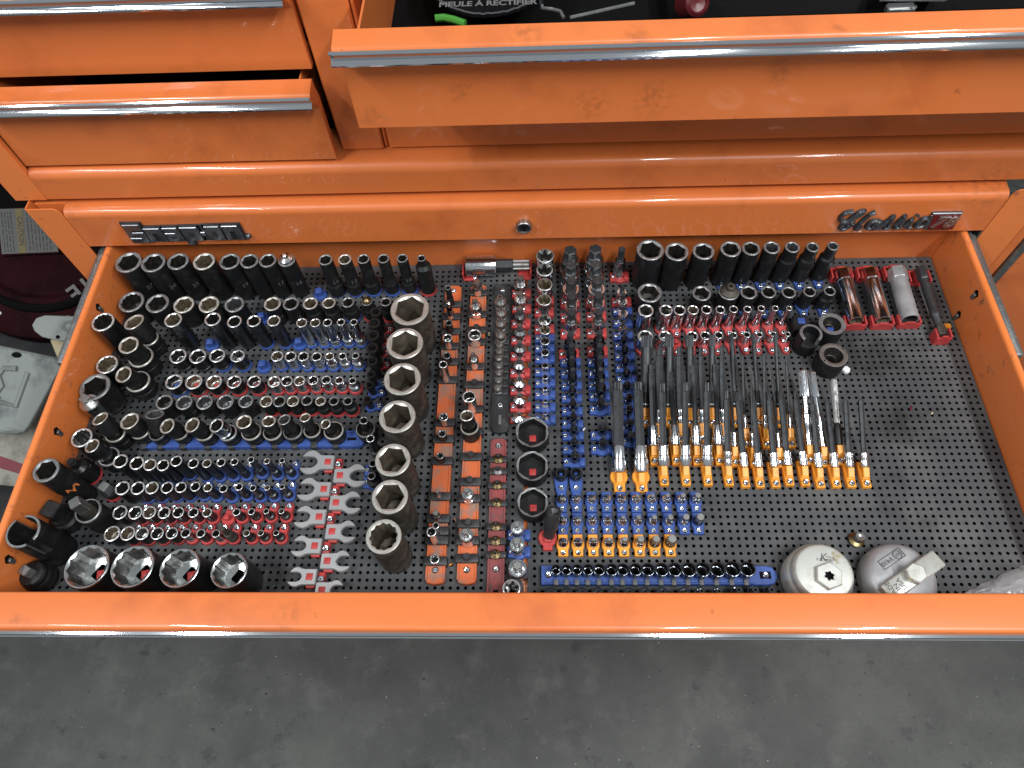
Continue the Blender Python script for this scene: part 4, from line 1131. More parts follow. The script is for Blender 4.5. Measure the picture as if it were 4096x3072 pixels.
# empty blue and red pegs
for i, (x, y) in enumerate(PEG_BLUE):
    lb = ['empty blue square peg in the gap of the left back row', 'empty blue square peg between shallow impact sockets, second row', 'empty blue square peg between deep chrome sockets, left of third row', 'empty blue square peg between shallow chrome sockets, fourth row', 'empty blue square peg between deep chrome sockets, right of third row'][i]
    ring_peg(x, y, .0112, blue_pl, lb, 'empty blue pegs', post=.0155, pw=.0052)
# small drive rows in front
def small_row(tab, row, desc, style, kind, clipmat, colour, first_clip, group, cg):
    for i, (x, y, D, h) in enumerate(tab):
        st = style[i % len(style)]
        socket('small_chrome_socket', x, y, D, h, kind, st, f'{desc}, {ORD[i]} from left in the {row} row', group, rb=max(D / 2 * .97, 6.1), zs=.42, depth=h * .6)
        if i >= first_clip: keyhole_clip(x, y, max(.0088, D / 2 * MM + .0006), clipmat, f'{colour} screw clip under the {ORD[i]} socket of the {row} row', cg, dx=.0016)
DC = ['dull_chrome', 'dull_chrome', 'dull_brown', 'dull_chrome']
small_row(ROW_DEEP_QUARTER, 'seventh', 'long slim dark chrome socket', DC, 6, blue_pl, 'blue', 2, 'long slim sockets on blue clips', 'blue clips of the seventh row')
small_row(ROW_MID_QUARTER, 'eighth', 'medium length dark chrome socket', DC, 6, blue_pl, 'blue', 1, 'medium sockets on blue clips', 'blue clips of the eighth row')
small_row(ROW_SHALLOW_QUARTER, 'ninth', 'short dark chrome socket on red clip', DC, 6, red_pl, 'red', 1, 'short sockets on red clips', 'red clips of the ninth row')
small_row(ROW_TWELVE_QUARTER, 'tenth', 'short twelve point chrome socket', ['dull_brown', 'dull_brown', 'dull_bright', 'dull_chrome', 'dull_chrome', 'chrome', 'dull_chrome', 'chrome'], 12, red_pl, 'red', 1, 'short twelve point sockets on red clips', 'red clips of the tenth row')
x, y = PEG_RED[0]; t = keyhole_clip(x, y, .0092, red_pl, 'empty red clip with square stub, gap in the ninth row', None, dx=.0016)
obj('square_stub', MB().box(-.0034, .0034, -.0034, .0034, .005, .0120, 0, .0008), red_pl, t)
x, y = BROWN_EXT; t = thing('rusty_bit_socket', 'rusty brown bit socket leaning in the gap of the tenth row', 'bit socket', None, (x * MM, y * MM, 0))
obj('drive_body', MB().lathe([(.0062, 0), (.0068, .001), (.0068, .013), (.0060, .014), (.0060, .026), (.0055, .0268), (.0038, .0268)], 28, 0, None, True), impact_brown, t)
bit_part(t, 4, .0050, .022, .046, impact_brown, 'square_shank')
keyhole_clip(x, y, .0088, red_pl, 'red clip under the rusty brown bit socket', None, dx=.0016)
# big chrome twelve point sockets at the front
for i, (x, y, D, h) in enumerate(BIG_CHROME):
    socket('large_chrome_socket', x, y, D, h, 12, 'worn_chrome', ['largest chrome twelve point socket at the front left corner', 'second large chrome twelve point socket from left along the front', 'third large chrome twelve point socket from left along the front', 'fourth large chrome twelve point socket, right end of front group'][i], 'large chrome sockets along the drawer front', depth=h * .55, ph=.2)
    if i < 3: ring_peg(x + 3, y - 2, .008, red_pl, f'red peg inside the {ORD[i]} large chrome socket', 'red pegs inside large chrome sockets', post=.030, pw=.0060)
# heavy brown impact column
for i, (x, y, D, h) in enumerate(BIG_IMPACT):
    socket('heavy_impact_socket', x, y, D, h, 12 if i == 6 else 6, 'bigbrown', ['largest brown impact socket at the back of the heavy column', 'second brown impact socket from the back, heavy column', 'third brown impact socket from the back, heavy column', 'fourth brown impact socket from the back, heavy column', 'fifth brown impact socket from the back, heavy column', 'sixth brown impact socket from the back, heavy column', 'brown twelve point impact socket, front end of heavy column'][i], 'heavy brown impact sockets in one column', rb=D / 2 * .985, zs=.22, depth=h * .6, ph=.42 + i * .13)
# black magnetic nut drivers with side clips
for i, (x, y, D, h) in enumerate(NUT_DRIVERS):
    t = thing('nut_driver_socket', f'black nut driver socket, {ORD[i]} from the back in its column', 'socket', 'black nut drivers left of the heavy sockets', (x * MM, y * MM, 0)); R = D / 2 * MM; H = h * MM
    obj('barrel', MB().lathe([(R * .8, 0), (R * .84, .001), (R * .84, H * .75), (R, H * .79), (R, H - .001), (R * .93, H), (R * .62, H), (R * .56, H - .002), (R * .5, H - .003)], 36, 0, None, True), gloss_black, t)
    obj('bore', MB().rings([[(a, b, H - .003) for a, b in contour(6, R * .52, 24)], [(a, b, H - .016) for a, b in contour(6, R * .50, 24)]], 0).lathe([(R * .5, H - .016), (.0001, H - .016)], 24, 0), bore_dark, t)
    if i != 4: keyhole_clip(x, y, .0080, red_pl if i < 4 else blue_pl, f'{"red" if i < 4 else "blue"} screw clip beside the {ORD[i]} nut driver from the back', 'clips beside the nut drivers', dx=.0125, dy=.001)
# left edge specials
for (x, y, D, h, f) in LEFT_EDGE:
    g = None
    if f == 'twelve_long': socket('deep_chrome_socket', x, y, D, h, 12, 'dull_chrome', 'long twelve point chrome socket against the left wall', g)
    if f == 'twelve_short': socket('chrome_socket', x, y, D, h, 12, 'dull_brown', 'short twelve point chrome socket behind the large flat impact socket', g, depth=h * .5)
    if f == 'large_impact': socket('large_impact_socket', x, y, D, h, 6, 'impact', 'wide flat black impact socket against the left wall', g, rb=D / 2 * .96, zs=.2, depth=h * .6, groove=[.12])
    if f == 'twelve_mid': socket('chrome_socket', x, y, D, h, 12, 'dull_bright', 'bright mouthed twelve point socket by the left wall slot', g, depth=h * .75)
    if f == 'worn_impact': tw = socket('worn_impact_socket', x, y, D, h, 6, 'impact', 'long worn black impact socket with orange scuffs by left wall', g, rb=D / 2 * .94, zs=.5)
    if f == 'deep_black': socket('deep_black_socket', x, y, D, h, 6, 'dull_chrome', 'slim black deep socket beside the fourth heavy impact socket', g, rb=8.5, zs=.25)
    if f == 'black_six': socket('black_socket', x, y, D, h, 6, 'impact', 'small black socket between crowfoot wrench and heavy sockets', g, rb=8.5, zs=.55); side_clip(x - 1, y, blue_pl, 'blue clip under the small black socket right of crowfoot wrenches', None, d=16)
    if f == 'black_twelve': socket('black_socket', x, y, D, h, 12, 'impact', 'small black twelve point socket right of the crowfoot wrenches', g, rb=9.5, zs=.5); side_clip(x - 1, y, blue_pl, 'blue clip under the small black twelve point socket', None, d=16)
vs_, fs_ = [], []
for i in range(13):
    for j in range(5):
        a = atan2(-354, 643) - .55 + 1.0 * i / 12; w_ = .5 + .5 * sin(i * 1.9) * sin(i * .7 + 1); z = .052 + .010 * w_ * (j / 4 - .5) + .004 * sin(i * .9); vs_.append((.01722 * cos(a), .01722 * sin(a), z))
fs_ = [(i * 5 + j, i * 5 + 5 + j, i * 5 + 6 + j, i * 5 + 1 + j) for i in range(12) for j in range(4)]
obj('paint_scuff', MB().add(vs_, fs_), paint_edge, tw)
# swivel sockets
stl = ['brown', 'brown', 'impact_soft', 'brown', 'impact_gold', 'chrome', 'brown', 'brown', 'impact_soft', 'brown', 'brown', 'impact']
for i, r in enumerate(SWIVEL_RAIL):
    lb = f'black swivel impact socket, {ORD[i]} from left in the swivel row'
    if i == 2: lb = 'grey swivel socket tipped back beside the red tab'
    if i == 11: lb = 'black swivel socket standing right of the blue rail'
    swivel('swivel_socket', *r[:8], stl[i], lb, 'swivel impact sockets on the blue rail')
for i, r in enumerate(SWIVEL_LEFT):
    swivel('swivel_socket', *r[:8], ['brown', 'impact_gold', 'brown', 'dull_brown'][i], ['tall swivel impact socket beside the long chrome socket', 'swivel socket with wide black cup, left edge group', 'swivel socket with chrome banded cup beside flat impact socket', 'swivel chrome socket in front of the bright twelve point socket'][i], 'swivel sockets in the left edge group')
obj_tab = obj('red_tab', MB().box(-.0045, .0045, -.007, .007, 0, .024, 0, .001), red_pl, None, (-.5655, .4600, 0), .4); tag(obj_tab, 'red plastic tab sticking up behind the swivel row', 'tab')
(xa, ya), (xb, yb) = BLUE_RAIL
t = thing('socket_rail', 'blue plastic socket rail under the swivel sockets', 'socket rail', None, (0, .4375, 0))
obj('rail_body', MB().prism([(-.582, -.0125), (-.262, -.0125), (-.256, -.009), (-.2535, -.002), (-.256, .008), (-.262, .0125), (-.582, .0125)], 0, .0070, 0, .001).box(-.582, -.262, -.0125, -.0105, .0070, .0092).box(-.582, -.262, .0105, .0125, .0070, .0092), blue_pl, t)
obj('end_slot', MB().box(-.2790, -.2660, -.0020, .0022, .0071, .0076), black, t)
for (x, *_r) in SWIVEL_RAIL[1:11]: obj('rail_clip', MB().box(-.0045, .0045, -.0145, .0145, .0005, .0100, 0, .001), black_pl, t, (x * MM, 0, 0))
# adaptors of the left edge group
def square_adaptor(name, x, y, prof, m, sq, z0, z1, label, msq=None, ball=True, ph=.3, M=None):
    t = thing(name, label, 'adaptor', None, (x * MM, y * MM, 0))
    obj('body', MB().lathe(prof, 36, 0, None, True, True), m, t, M=M)
    c = contour(4, sq, 48, ph); o = obj('square_drive', MB().rings([[(a, b, z0) for a, b in c], [(a, b, z1 - sq * .12) for a, b in c], [(a * .90, b * .90, z1) for a, b in c]], 0, None, False, True), msq or m, t, ang=22, M=M)
    if ball: obj('detent_ball', MB().lathe([(.0016, 0), (.0013, .0008), (.0005, .0012)], 12, 0, None, False, True), brass, t, M=(M or Matrix()) @ Matrix.Translation((sq * .70 * cos(ph + pi / 4 + 4.0), sq * .70 * sin(ph + pi / 4 + 4.0), (z0 + z1) / 2)) @ Matrix.Rotation(ph + pi / 4 + 4.0, 4, 'Z') @ Matrix.Rotation(radians(90), 4, 'Y'))
    return t
x, y = EXT_SQ; square_adaptor('chrome_adaptor', x, y, [(.0125, 0), (.0132, .001), (.0132, .034), (.0140, .036), (.0142, .046), (.0130, .0475), (.010, .0475)], chrome_dirty, .0088, .046, .060, 'chrome square drive adaptor beside the flat impact socket', satin)
x, y = ADAPT_FLARE; square_adaptor('black_adaptor', x, y, [(.0150, .003), (.0156, .004), (.0156, .028), (.0130, .034), (.0085, .037), (.0070, .038), (.0060, .0455), (.0066, .046), (.0066, .049)], gloss_black, .0058, .048, .0535, 'black ringed adaptor on a red peg behind long worn socket', ball=False)
ring_peg(x, y, .0160, red_pl, 'red ring peg under the black ringed adaptor', None)
x, y = ADAPT_SQ; square_adaptor('black_adaptor', x, y, [(.0105, .003), (.0110, .004), (.0110, .014), (.0100, .0155)], impact, .0090, .015, .031, 'small black square adaptor on a red peg', rim_steel)
ring_peg(x, y, .0120, red_pl, 'red ring peg under the small black square adaptor', None)
x, y = ADAPT_BIG; square_adaptor('large_black_adaptor', x, y, [(.0185, 0), (.0195, .001), (.0195, .018), (.0175, .020), (.0150, .021), (.0140, .026)], impact, .0155, .020, .051, 'large black square drive adaptor with brass detent ball', impact, ph=.45)
# universal joint with square drive
x, y = UNI_SQ_RING; t = thing('universal_joint', 'black universal joint with bare square drive beside large adaptor', 'universal joint', None, (x * MM, y * MM, 0))
obj('cup', MB().lathe([(.0165, 0), (.0172, .001), (.0172, .042), (.0168, .0445), (.0158, .045), (.0150, .045), (.0140, .040), (.006, .034), (.0002, .034)], 40, 0, None, True), impact, t)
obj('cup_rim', MB().lathe([(.01735, .0425), (.01700, .0446), (.0160, .0453), (.0149, .0452)], 40, 0), rim_steel, t)
sx, sy = (UNI_SQ_TOP[0] - x) * MM, (UNI_SQ_TOP[1] - y) * MM; d = Vector((sx, sy, .040)); q = d.to_track_quat('Z', 'Y').to_matrix().to_4x4(); q.translation = Vector((0, 0, .030))
obj('joint_neck', MB().lathe([(.008, 0), (.0095, .004), (.0095, .018), (.0080, .022)], 28, 0, None, True, True), impact_brown, t, M=q)
c = contour(4, .0105, 48, .35); obj('square_drive', MB().rings([[(a, b, .016) for a, b in c], [(a, b, .0385) for a, b in c], [(a * .9, b * .9, .040) for a, b in c]], 0, None, True, True), satin, t, M=q, ang=22)
# slotted sensor socket: open sided tube
x, y = SLOT_SOCKET; t = thing('slotted_socket', 'large black slotted socket with a cut away side, front left', 'socket', None, (x * MM, y * MM, 0))
R0, R1, H = .0215, .0180, .085
obj('base', MB().lathe([(.0205, 0), (.0215, .001), (.0215, .016), (.0205, .018), (.0205, .022), (.0213, .024), (.0213, .045), (R1, .045), (.0002, .044)], 48, 0, None, True), impact, t)
def wall_arc(a0, a1, z0, z1, nseg, mb):
    P = []
    for i in range(nseg + 1):
        a = a0 + (a1 - a0) * i / nseg; P.append([(R0 * cos(a), R0 * sin(a), z0), (R0 * cos(a), R0 * sin(a), z1 - .0008), ((R0 - .0008) * cos(a), (R0 - .0008) * sin(a), z1), ((R1 + .0006) * cos(a), (R1 + .0006) * sin(a), z1), (R1 * cos(a), R1 * sin(a), z1 - .0008), (R1 * cos(a), R1 * sin(a), z0)])
    for i in range(nseg):
        vs = P[i] + P[i + 1]
        mb.add(vs, [(j, 6 + j, 7 + j, j + 1) for j in (0,)] + [(3, 9, 10, 4), (4, 10, 11, 5)], 0); mb.add(vs, [(1, 7, 8, 2), (2, 8, 9, 3)], 1)
    for Pq in (P[0], P[-1]): mb.add(Pq, [(0, 1, 2, 3, 4, 5)], 1)
mb = MB(); wall_arc(2.35, 5.25, .045, H, 24, mb); wall_arc(5.75, 8.05, .045, H, 18, mb)
obj('slotted_wall', mb, [impact, rim_steel], t)
x, y = SQ_STACK; x += 4; square_adaptor('black_stepped_adaptor', x, y, [(.0195, 0), (.0205, .001), (.0205, .012), (.0195, .014), (.0195, .017), (.0175, .020), (.0175, .025), (.0155, .028), (.0120, .029)], impact, .0085, .028, .043, 'black stepped adaptor with square tip in the front left corner', rim_steel, ball=False, ph=.3)
# crowfoot wrenches
def crowfoot(x, y, s, k, label, cl):
    """open jaw head; s = -1 opens to the left, +1 to the right; k = size factor"""
    t = thing('crowfoot_wrench', label, 'crowfoot wrench', 'chrome crowfoot wrenches on red posts', (x * MM, y * MM, 0))
    j = .0182 * k  # half height of the jaw
    o = [(.0078, -.0104), (.0090, -.0092), (.0090, .0092), (.0078, .0104), (-.0075, .0106), (-.0110, .0112), (-.0150 * k, j * .80), (-.0195 * k, j * .97), (-.0250 * k, j * 1.02), (-.0310 * k, j * .90), (-.0355 * k, j * .66), (-.0372 * k, j * .46), (-.0255 * k, j * .46)]
    arc = [(-.0255 * k + .0105 * k * cos(a), j * .46 * sin(a)) for a in (1.25, .95, .6, .2, -.2, -.6, -.95, -1.25)]
    o = o + arc + [(-.0255 * k, -j * .46), (-.0388 * k, -j * .46), (-.0392 * k, -j * .58), (-.0345 * k, -j * .84), (-.0280 * k, -j * 1.0), (-.0215 * k, -j * 1.0), (-.0165 * k, -j * .86), (-.0115, -.0112), (-.0075, -.0106)]
    if s > 0: o = [(-a, b) for a, b in o][::-1]
    # square window: build plate as two halves around the post is avoided; the red post top sits proud of the plate
    z0, z1 = .0060, .0138; b = .0010; n = len(o)
    ins = []
    for i in range(n):
        p, q, r = Vector(o[i - 1]), Vector(o[i]), Vector(o[(i + 1) % n]); d1 = (q - p).normalized(); d2 = (r - q).normalized()
        nn = Vector((-d1.y - d2.y, d1.x + d2.x)); nn = nn.normalized() if nn.length > 1e-6 else Vector((-d1.y, d1.x)); ins.append(q - nn * b * -1)
    sg = 1 if sum(o[i][0] * o[(i + 1) % n][1] - o[(i + 1) % n][0] * o[i][1] for i in range(n)) > 0 else -1
    ins = [Vector(o[i]) + (v - Vector(o[i])) * sg for i, v in enumerate(ins)]
    mb = MB().rings([[(a, c, z0 + .001) for a, c in o], [(a, c, z1 - b) for a, c in o], [(v.x, v.y, z1) for v in ins]], 0, None, True, True)
    obj('jaw', mb, crow_steel, t)
    h = thing('crowfoot_post', cl, 'wrench holder', 'red posts holding the crowfoot wrenches', (x * MM, y * MM, 0))
    obj('base', MB().box(-.0062, .0062, -.0125, .0090, 0, .0058, 0, .001), red_pl, h)
    obj('square_post', MB().box(-.0046, .0046, -.0046, .0046, .005, .0143, 0, .0006), red_pl, h)
    if s < 0:
        obj('screw_tab', MB().box(.0098, .0184, -.0085, .0075, 0, .0085, 0, .001), red_pl, h); screw_part(h, .0142, -.0020, .0082, .0046)
for i, (x, y) in enumerate(CROW_LEFT): crowfoot(x, y, -1, 1.0 - .070 * i, f'chrome crowfoot wrench opening left, {ORD[i]} from the back', f'red screw post of the {ORD[i]} left opening crowfoot wrench')
for i, (x, y) in enumerate(CROW_RIGHT): crowfoot(x, y, 1, .95 - .055 * i, f'chrome crowfoot wrench opening right, {ORD[i]} from the back', f'red post of the {ORD[i]} right opening crowfoot wrench')

# ================================================================== MIDDLE: RAILS
def rail(name, x, y0, y1, w, m, label, end='round', screws=(), z=.0085, lip=True):
    t = thing(name, label, 'socket rail', None, (x * MM, 0, 0)); w = w / 2 * MM; a, b = y0 * MM, y1 * MM
    o = [(-w, a + .006), (-w * .8, a + .002), (0, a), (w * .8, a + .002), (w, a + .006), (w, b - .004), (w * .7, b - .001), (0, b), (-w * .7, b - .001), (-w, b - .004)]
    mb = MB().prism(o, 0, z, 0, .0010)
    if lip: mb.box(-w, -w + .0022, a + .006, b - .006, z, z + .0016).box(w - .0022, w, a + .006, b - .006, z, z + .0016)
    obj('rail_body', mb, m, t)
    for yy in screws: screw_part(t, 0, yy * MM, z, .0046)
    return t
def rail_clip(t, y, w=15.5, d=6.0, z=.0085, x=0.0):
    return obj('rail_clip', MB().box(-w * MM, w * MM, -d * MM, d * MM, .001, z + .0050, 0, .0012), black_pl, t, (x * MM, y * MM, 0))
r1 = rail('socket_rail', -138.5, 229, 712, 25, orange_pl, 'left orange plastic socket rail running front to back', screws=(247, 700))
r2 = rail('socket_rail', -97.5, 229, 713, 25, orange_pl, 'right orange plastic socket rail running front to back', screws=(247,))
r3 = rail('socket_rail', -58.8, 446, 715, 24, black_pl, 'black plastic rail holding security bit sockets', screws=(701, 490), z=.0075)
obj('rail_tongue', MB().box(-.0022, .0022, .459, .474, .0076, .0086, 0, .0006), grey_pl, r3)
r4 = rail('socket_rail', -59.6, 206, 437, 22, darkred_pl, 'dark red worn plastic rail near the drawer front', screws=(424, 248))
obj('rail_tongue', MB().box(-.003, .003, .206, .222, .0086, .0092), black, r4)
ZC = .0110
def rail_item(it, rx, rt, i, side, grp):
    ty, x, y, D, h = it; w = f'{ORD[i]} from the back on the {side} orange rail'
    rail_clip(rt, y, x=0)
    hh = h - ZC * 1000
    if ty in ('hex', 'hex_dark', 'hex_deep', 'deep_dark', 'torx_dark', 'etorx', 'twelve_deep'):
        k = {'etorx': 'etorx', 'torx_dark': 'torx', 'twelve_deep': 12}.get(ty, 6)
        st = 'impact' if 'dark' in ty else 'chrome'
        socket('rail_socket', x, y, D, hh, k, st, f'{"black" if st == "impact" else "chrome"} {"deep " if "deep" in ty else "small "}socket, {w}', grp, z0=ZC, rb=max(D / 2 * .98, 5.6), zs=.4)
    elif ty == 'post':
        t = thing('empty_clip_post', f'empty black clip post, {w}', 'socket holder', grp, (x * MM, y * MM, ZC))
        c = contour(6, .0052, 24, .3); obj('post', MB().rings([[(a * .75, b * .75, 0) for a, b in c], [(a * .8, b * .8, .004) for a, b in c], [(a, b, .0055) for a, b in c], [(a, b, .0100) for a, b in c], [(a * .86, b * .86, .0112) for a, b in c]], 0, None, False, True), black_pl, t, ang=22)
    elif ty.startswith('square'):
        R = D / 2 * MM; H = hh * MM; t = thing('drive_adaptor', f'chrome square drive adaptor, {w}', 'adaptor', grp, (x * MM, y * MM, ZC))
        obj('body', MB().lathe([(R * .95, 0), (R * 1.02, .001), (R * 1.02, H * .42), (R * .8, H * .5), (R * .75, H * .55)], 28, 0, None, True, True), chrome, t)
        c = contour(4, R * 1.0, 48, .25); obj('square_drive', MB().rings([[(a, b, H * .5) for a, b in c], [(a, b, H * .93) for a, b in c], [(a * .8, b * .8, H) for a, b in c]], 0, None, True, True), satin, t, ang=22)
    elif ty == 'ball':
        t = thing('universal_joint', f'small chrome universal joint, {w}', 'universal joint', grp, (x * MM, y * MM, ZC)); H = hh * MM
        obj('body', MB().lathe([(.0060, 0), (.0065, .001), (.0065, .011), (.0048, .015), (.0032, .018)], 24, 0, None, True, True), chrome, t)
        obj('joint', MB().lathe([(.0034, .016), (.0046, .019), (.0048, .023), (.0030, .027)], 20, 0, None, True, True), dark_chrome, t)
        obj('ball_tip', MB().lathe([(.0024, .026), (.0036, .030), (.0040, .034), (.0036, H - .001), (.0022, H), (.0014, H - .002)], 20, 0), chrome, t)
    elif ty == 'swivel':
        swivel('swivel_socket', x + 2, y - 6, 26, 40, x, y, h, D, 'brown', f'swivel socket with brown mouth, {w}', grp, kind=12, z0=ZC)
    else:
        k = {'bit_hex': 6, 'bit_torx': 'torx', 'bit_torx_flat': 'torx', 'bit_ring': 'torx'}[ty]
        bit_socket('rail_bit_socket', x, y, D, hh, k, D * .26, 13, f'chrome bit socket, {w}', grp, m_bit=satin, z0=ZC, rb=D / 2 * 1.02)
for i, it in enumerate(RAIL1_ITEMS): rail_item(it, -138.5, r1, i, 'left', 'tools clipped to the left orange rail')
for i, it in enumerate(RAIL2_ITEMS): rail_item(it, -97.5, r2, i, 'right', 'tools clipped to the right orange rail')
for i, (ty, x, y, D, h) in enumerate(RAIL3_ITEMS):
    rail_clip(r3, y, w=11.5, d=5.2 if ty == 'small' else 8.2, z=.0060)
    up = [12, 12, 12, 11, 9, 8, 8, 7, 7, 7, 6][i]; r = [4.6, 3.4, 3.0, 2.7, 2.0, 1.9, 1.7, 1.6, 1.5, 1.3, 1.2][i]
    t = bit_socket('security_bit_socket', x, y, D, h - 8, 'torx', r, up, f'grey security bit socket, {ORD[i]} from the back on the black rail', 'security bits on the black rail', mb_body=satin, m_bit=satin, z0=.008, cone=False)
    obj('pin_hole', MB().lathe([(r * .40 * MM, (h - 8 + up) * MM + .0001), (.00001, (h - 8 + up) * MM + .0001)], 14, 0), black, t)
for i, (ty, x, y, D, h) in enumerate(RAIL4_ITEMS):
    rail_clip(r4, y, w=13.5, d=4.6, z=.0080)
    bit_socket('small_bit_socket', x, y, D, h - 12, 'torx', [2.6, 2.6, 2.2, 2.0, 1.9, 1.8, 1.7][i], 8, f'{"grey" if ty == "s" else "brass coloured"} round bit socket, {ORD[i]} from the back on the dark red rail', 'bits on the dark red rail', mb_body=satin if ty == 's' else brass, m_bit=bit_black, cone=True, z0=.012)
# strip of drawer floor shows between the two boards: triple square bits straddle it
for i, (ty, x, y, D, h) in enumerate(TRIPLE_SQUARE):
    side_clip(x + 1, y - 3 if i < 8 else y + 6, red_pl, f'red screw clip, {ORD[i]} from the back in the spline bit column', 'red clips of the spline bit column', d=15 if i < 8 else 9)
    r = [5.6, 5.4, 5.0, 4.2, 3.7, 3.1, 2.3, 2.2, 1.9][i]; up = [15, 14, 15, 14, 14, 14, 14, 12, 11][i]
    bit_socket('spline_bit_socket', x, y, D, h, 'spline', r, up, f'chrome spline bit socket, {ORD[i]} from the back in the red clip column', 'spline bit sockets on red clips', m_bit=satin, cone=(i >= 2), z0=.0008)
for i, (ty, x, y, D, h) in enumerate(BIG_TORX):
    if ty == 'f': socket('torx_socket', x, y, D, h, 'etorx', 'chrome_bright', 'chrome star socket at the front edge beside the dark red rail', None, depth=20)
    else:
        bit_socket('large_torx_socket', x, y, D, h, 'torx', D * [.24, .27, .28][i], 13, f'chrome star bit socket, {ORD[i]} of three near the drawer front', 'large star bit sockets near the front', m_bit=satin)
        if i < 2: side_clip(x + 2, y - 2, blue_pl, f'blue clip under the {ORD[i]} chrome star bit socket near the front', None, d=15)
# female star sockets
for i, (ty, x, y, D, h) in enumerate(ETORX):
    st = ['star_bright', 'star_bright', 'star_brown', 'star_brown', 'star_bright', 'star_brown'][i] if i < 6 else 'star'
    socket('star_socket', x, y, D, h, 'etorx', st, f'chrome star socket, {ORD[i]} from the back in the star socket column', 'star sockets in one column', rb=max(D / 2 * .98, 5.9), zs=.5, depth=h * .5)
    c = red_pl if i < 5 else blue_pl
    if i >= 2: side_clip(x, y - 2, c, f'{"red" if i < 5 else "blue"} clip, {ORD[i]} from the back in the star socket column', 'clips of the star socket column', d=17 if i < 5 else 13.5)
def bit_column(tab, widths, ups, kind, side, nred, m_bit, grp, smallkind=None):
    for i, (ty, x, y, D, h) in enumerate(tab):
        bit_socket('hex_bit_socket' if kind == 6 else 'star_bit_socket', x, y, D, h, kind, widths[i] / 2, ups[i], f'black {"hex" if kind == 6 else "star"} bit socket, {ORD[i]} from the back in the {side} column', grp, mb_body=chrome if i < 5 else dark_chrome, m_bit=m_bit, rb=D / 2 * 1.03)
        c = red_pl if i < nred else blue_pl
        if i >= 2 or kind == 'torx': side_clip(x + (0 if kind == 6 else 2), y - 3, c, f'{"red" if i < nred else "blue"} screw clip, {ORD[i]} from the back in the {side} column', f'clips of the {side} column', d=17 if i < nred else 13.5)
bit_column(HEX_COL_A, [21, 18.5, 16.5, 14.2, 13.8, 10.5, 9.5, 7.8, 7.5, 6.2, 5.4, 5.0, 4.6, 4.0, 3.4], [22, 22, 22, 23, 23, 22, 20, 19, 19, 17, 17, 17, 17, 17, 16], 6, 'left hex bit', 6, bit_black, 'hex bit sockets, left column')
bit_column(HEX_COL_B, [20.5, 18.5, 16.5, 14.0, 11.5, 10.4, 9.5, 8.6, 7.8, 8.0, 5.6, 4.8, 4.2], [24, 23, 23, 22, 22, 20, 20, 20, 20, 19, 16, 16, 16], 6, 'right hex bit', 6, bit_black, 'hex bit sockets, right column')
bit_column(TORX_COL, [11.5, 7.4, 7.2, 6.0, 5.2, 4.4, 4.0, 3.6, 3.3, 3.0, 2.8, 2.6, 2.4, 2.2], [27, 20, 19, 17, 15, 14, 13, 13, 12, 9, 9, 8, 8, 8], 'torx', 'star bit', 2, bit_black, 'star bit sockets in one column')

# ================================================================== RIGHT HALF
for i, (x, y, D, h, f) in enumerate(DEEP_IMPACT_RIGHT):
    socket('deep_impact_socket', x, y, D, h, 6, 'impact_soft' if i > 4 else 'impact', f'black deep impact socket, {ORD[i]} from left along the right back wall', 'black deep impact sockets along the right back wall', rb=(max(D / 2 + 2.6, 12) if f == 'step' else D / 2 * 1.0), zs=.66 if f == 'step' else .3)
    if i >= 3: keyhole_clip(x, y, .0118, blue_pl, f'blue clip in front of the {ORD[i]} deep impact socket at right', 'blue clips of the right back row', dx=-.001, dy=-.0175)
for i, (x, y, D, h, f) in enumerate(SHALLOW_IMPACT_RIGHT):
    lb = f'black shallow impact socket, {ORD[i]} from left in the second right row'
    if f == 'plug': lb = 'black impact socket closed by a cone with a hole, second right row'
    t = socket('shallow_impact_socket', x, y, D, h, 6, 'impact', lb, 'black shallow impact sockets, second row at right', depth=h * .5, plug=(f == 'plug') or None, rb=(D / 2 + 2.4) if f == 'step' else None, zs=.6)
    if f == 'plug': obj('cone_plug', MB().lathe([(.0138, .0395), (.0136, .0425), (.0080, .0475), (.0068, .0480), (.0062, .0535), (.0056, .0540), (.0030, .0540), (.0028, .046)], 32, 0), impact_brown, t)
    if i >= 2: keyhole_clip(x, y, .0112, blue_pl, f'blue clip in front of the {ORD[i]} shallow impact socket at right', 'blue clips of the second right row', dx=-.001, dy=-.0165)
obj_peg = ring_peg(209.5, 652, .0065, blue_pl, 'empty blue square peg in the second right row', None, post=.012, pw=.0062)
for i, (x, y, D, h) in enumerate(DEEP_CHROME_RIGHT):
    socket('deep_chrome_socket', x, y, D, h, 6, ['chrome_bright', 'chrome_bright', 'chrome', 'chrome_brown', 'chrome', 'chrome_bright', 'chrome_bright'][i % 7], f'deep chrome socket, {ORD[i]} from left above the long bits', 'deep chrome sockets on red clips at right', rb=max(D / 2 * .98, 5.9), zs=.3)
    if i >= 1: keyhole_clip(x, y, max(.0088, D / 2 * MM + .0012), red_pl, f'red screw clip under the {ORD[i]} deep chrome socket at right', 'red clips of the right deep chrome row', dx=.0012, dy=-.0150)
for i, (x, y, D, h) in enumerate(SHALLOW_CHROME_RIGHT):
    socket('shallow_chrome_socket', x, y, D, h, 6, 'chrome_bright' if i < 2 else 'chrome', f'short chrome socket, {ORD[i]} from left just behind the long bits', 'short chrome sockets on red clips at right', rb=max(D / 2 * .98, 5.9), zs=.5, depth=h * .5)
    keyhole_clip(x, y, max(.0088, D / 2 * MM + .0012), red_pl, f'red screw clip under the {ORD[i]} short chrome socket at right', 'red clips of the right short chrome row', dx=.0012, dy=-.0150)
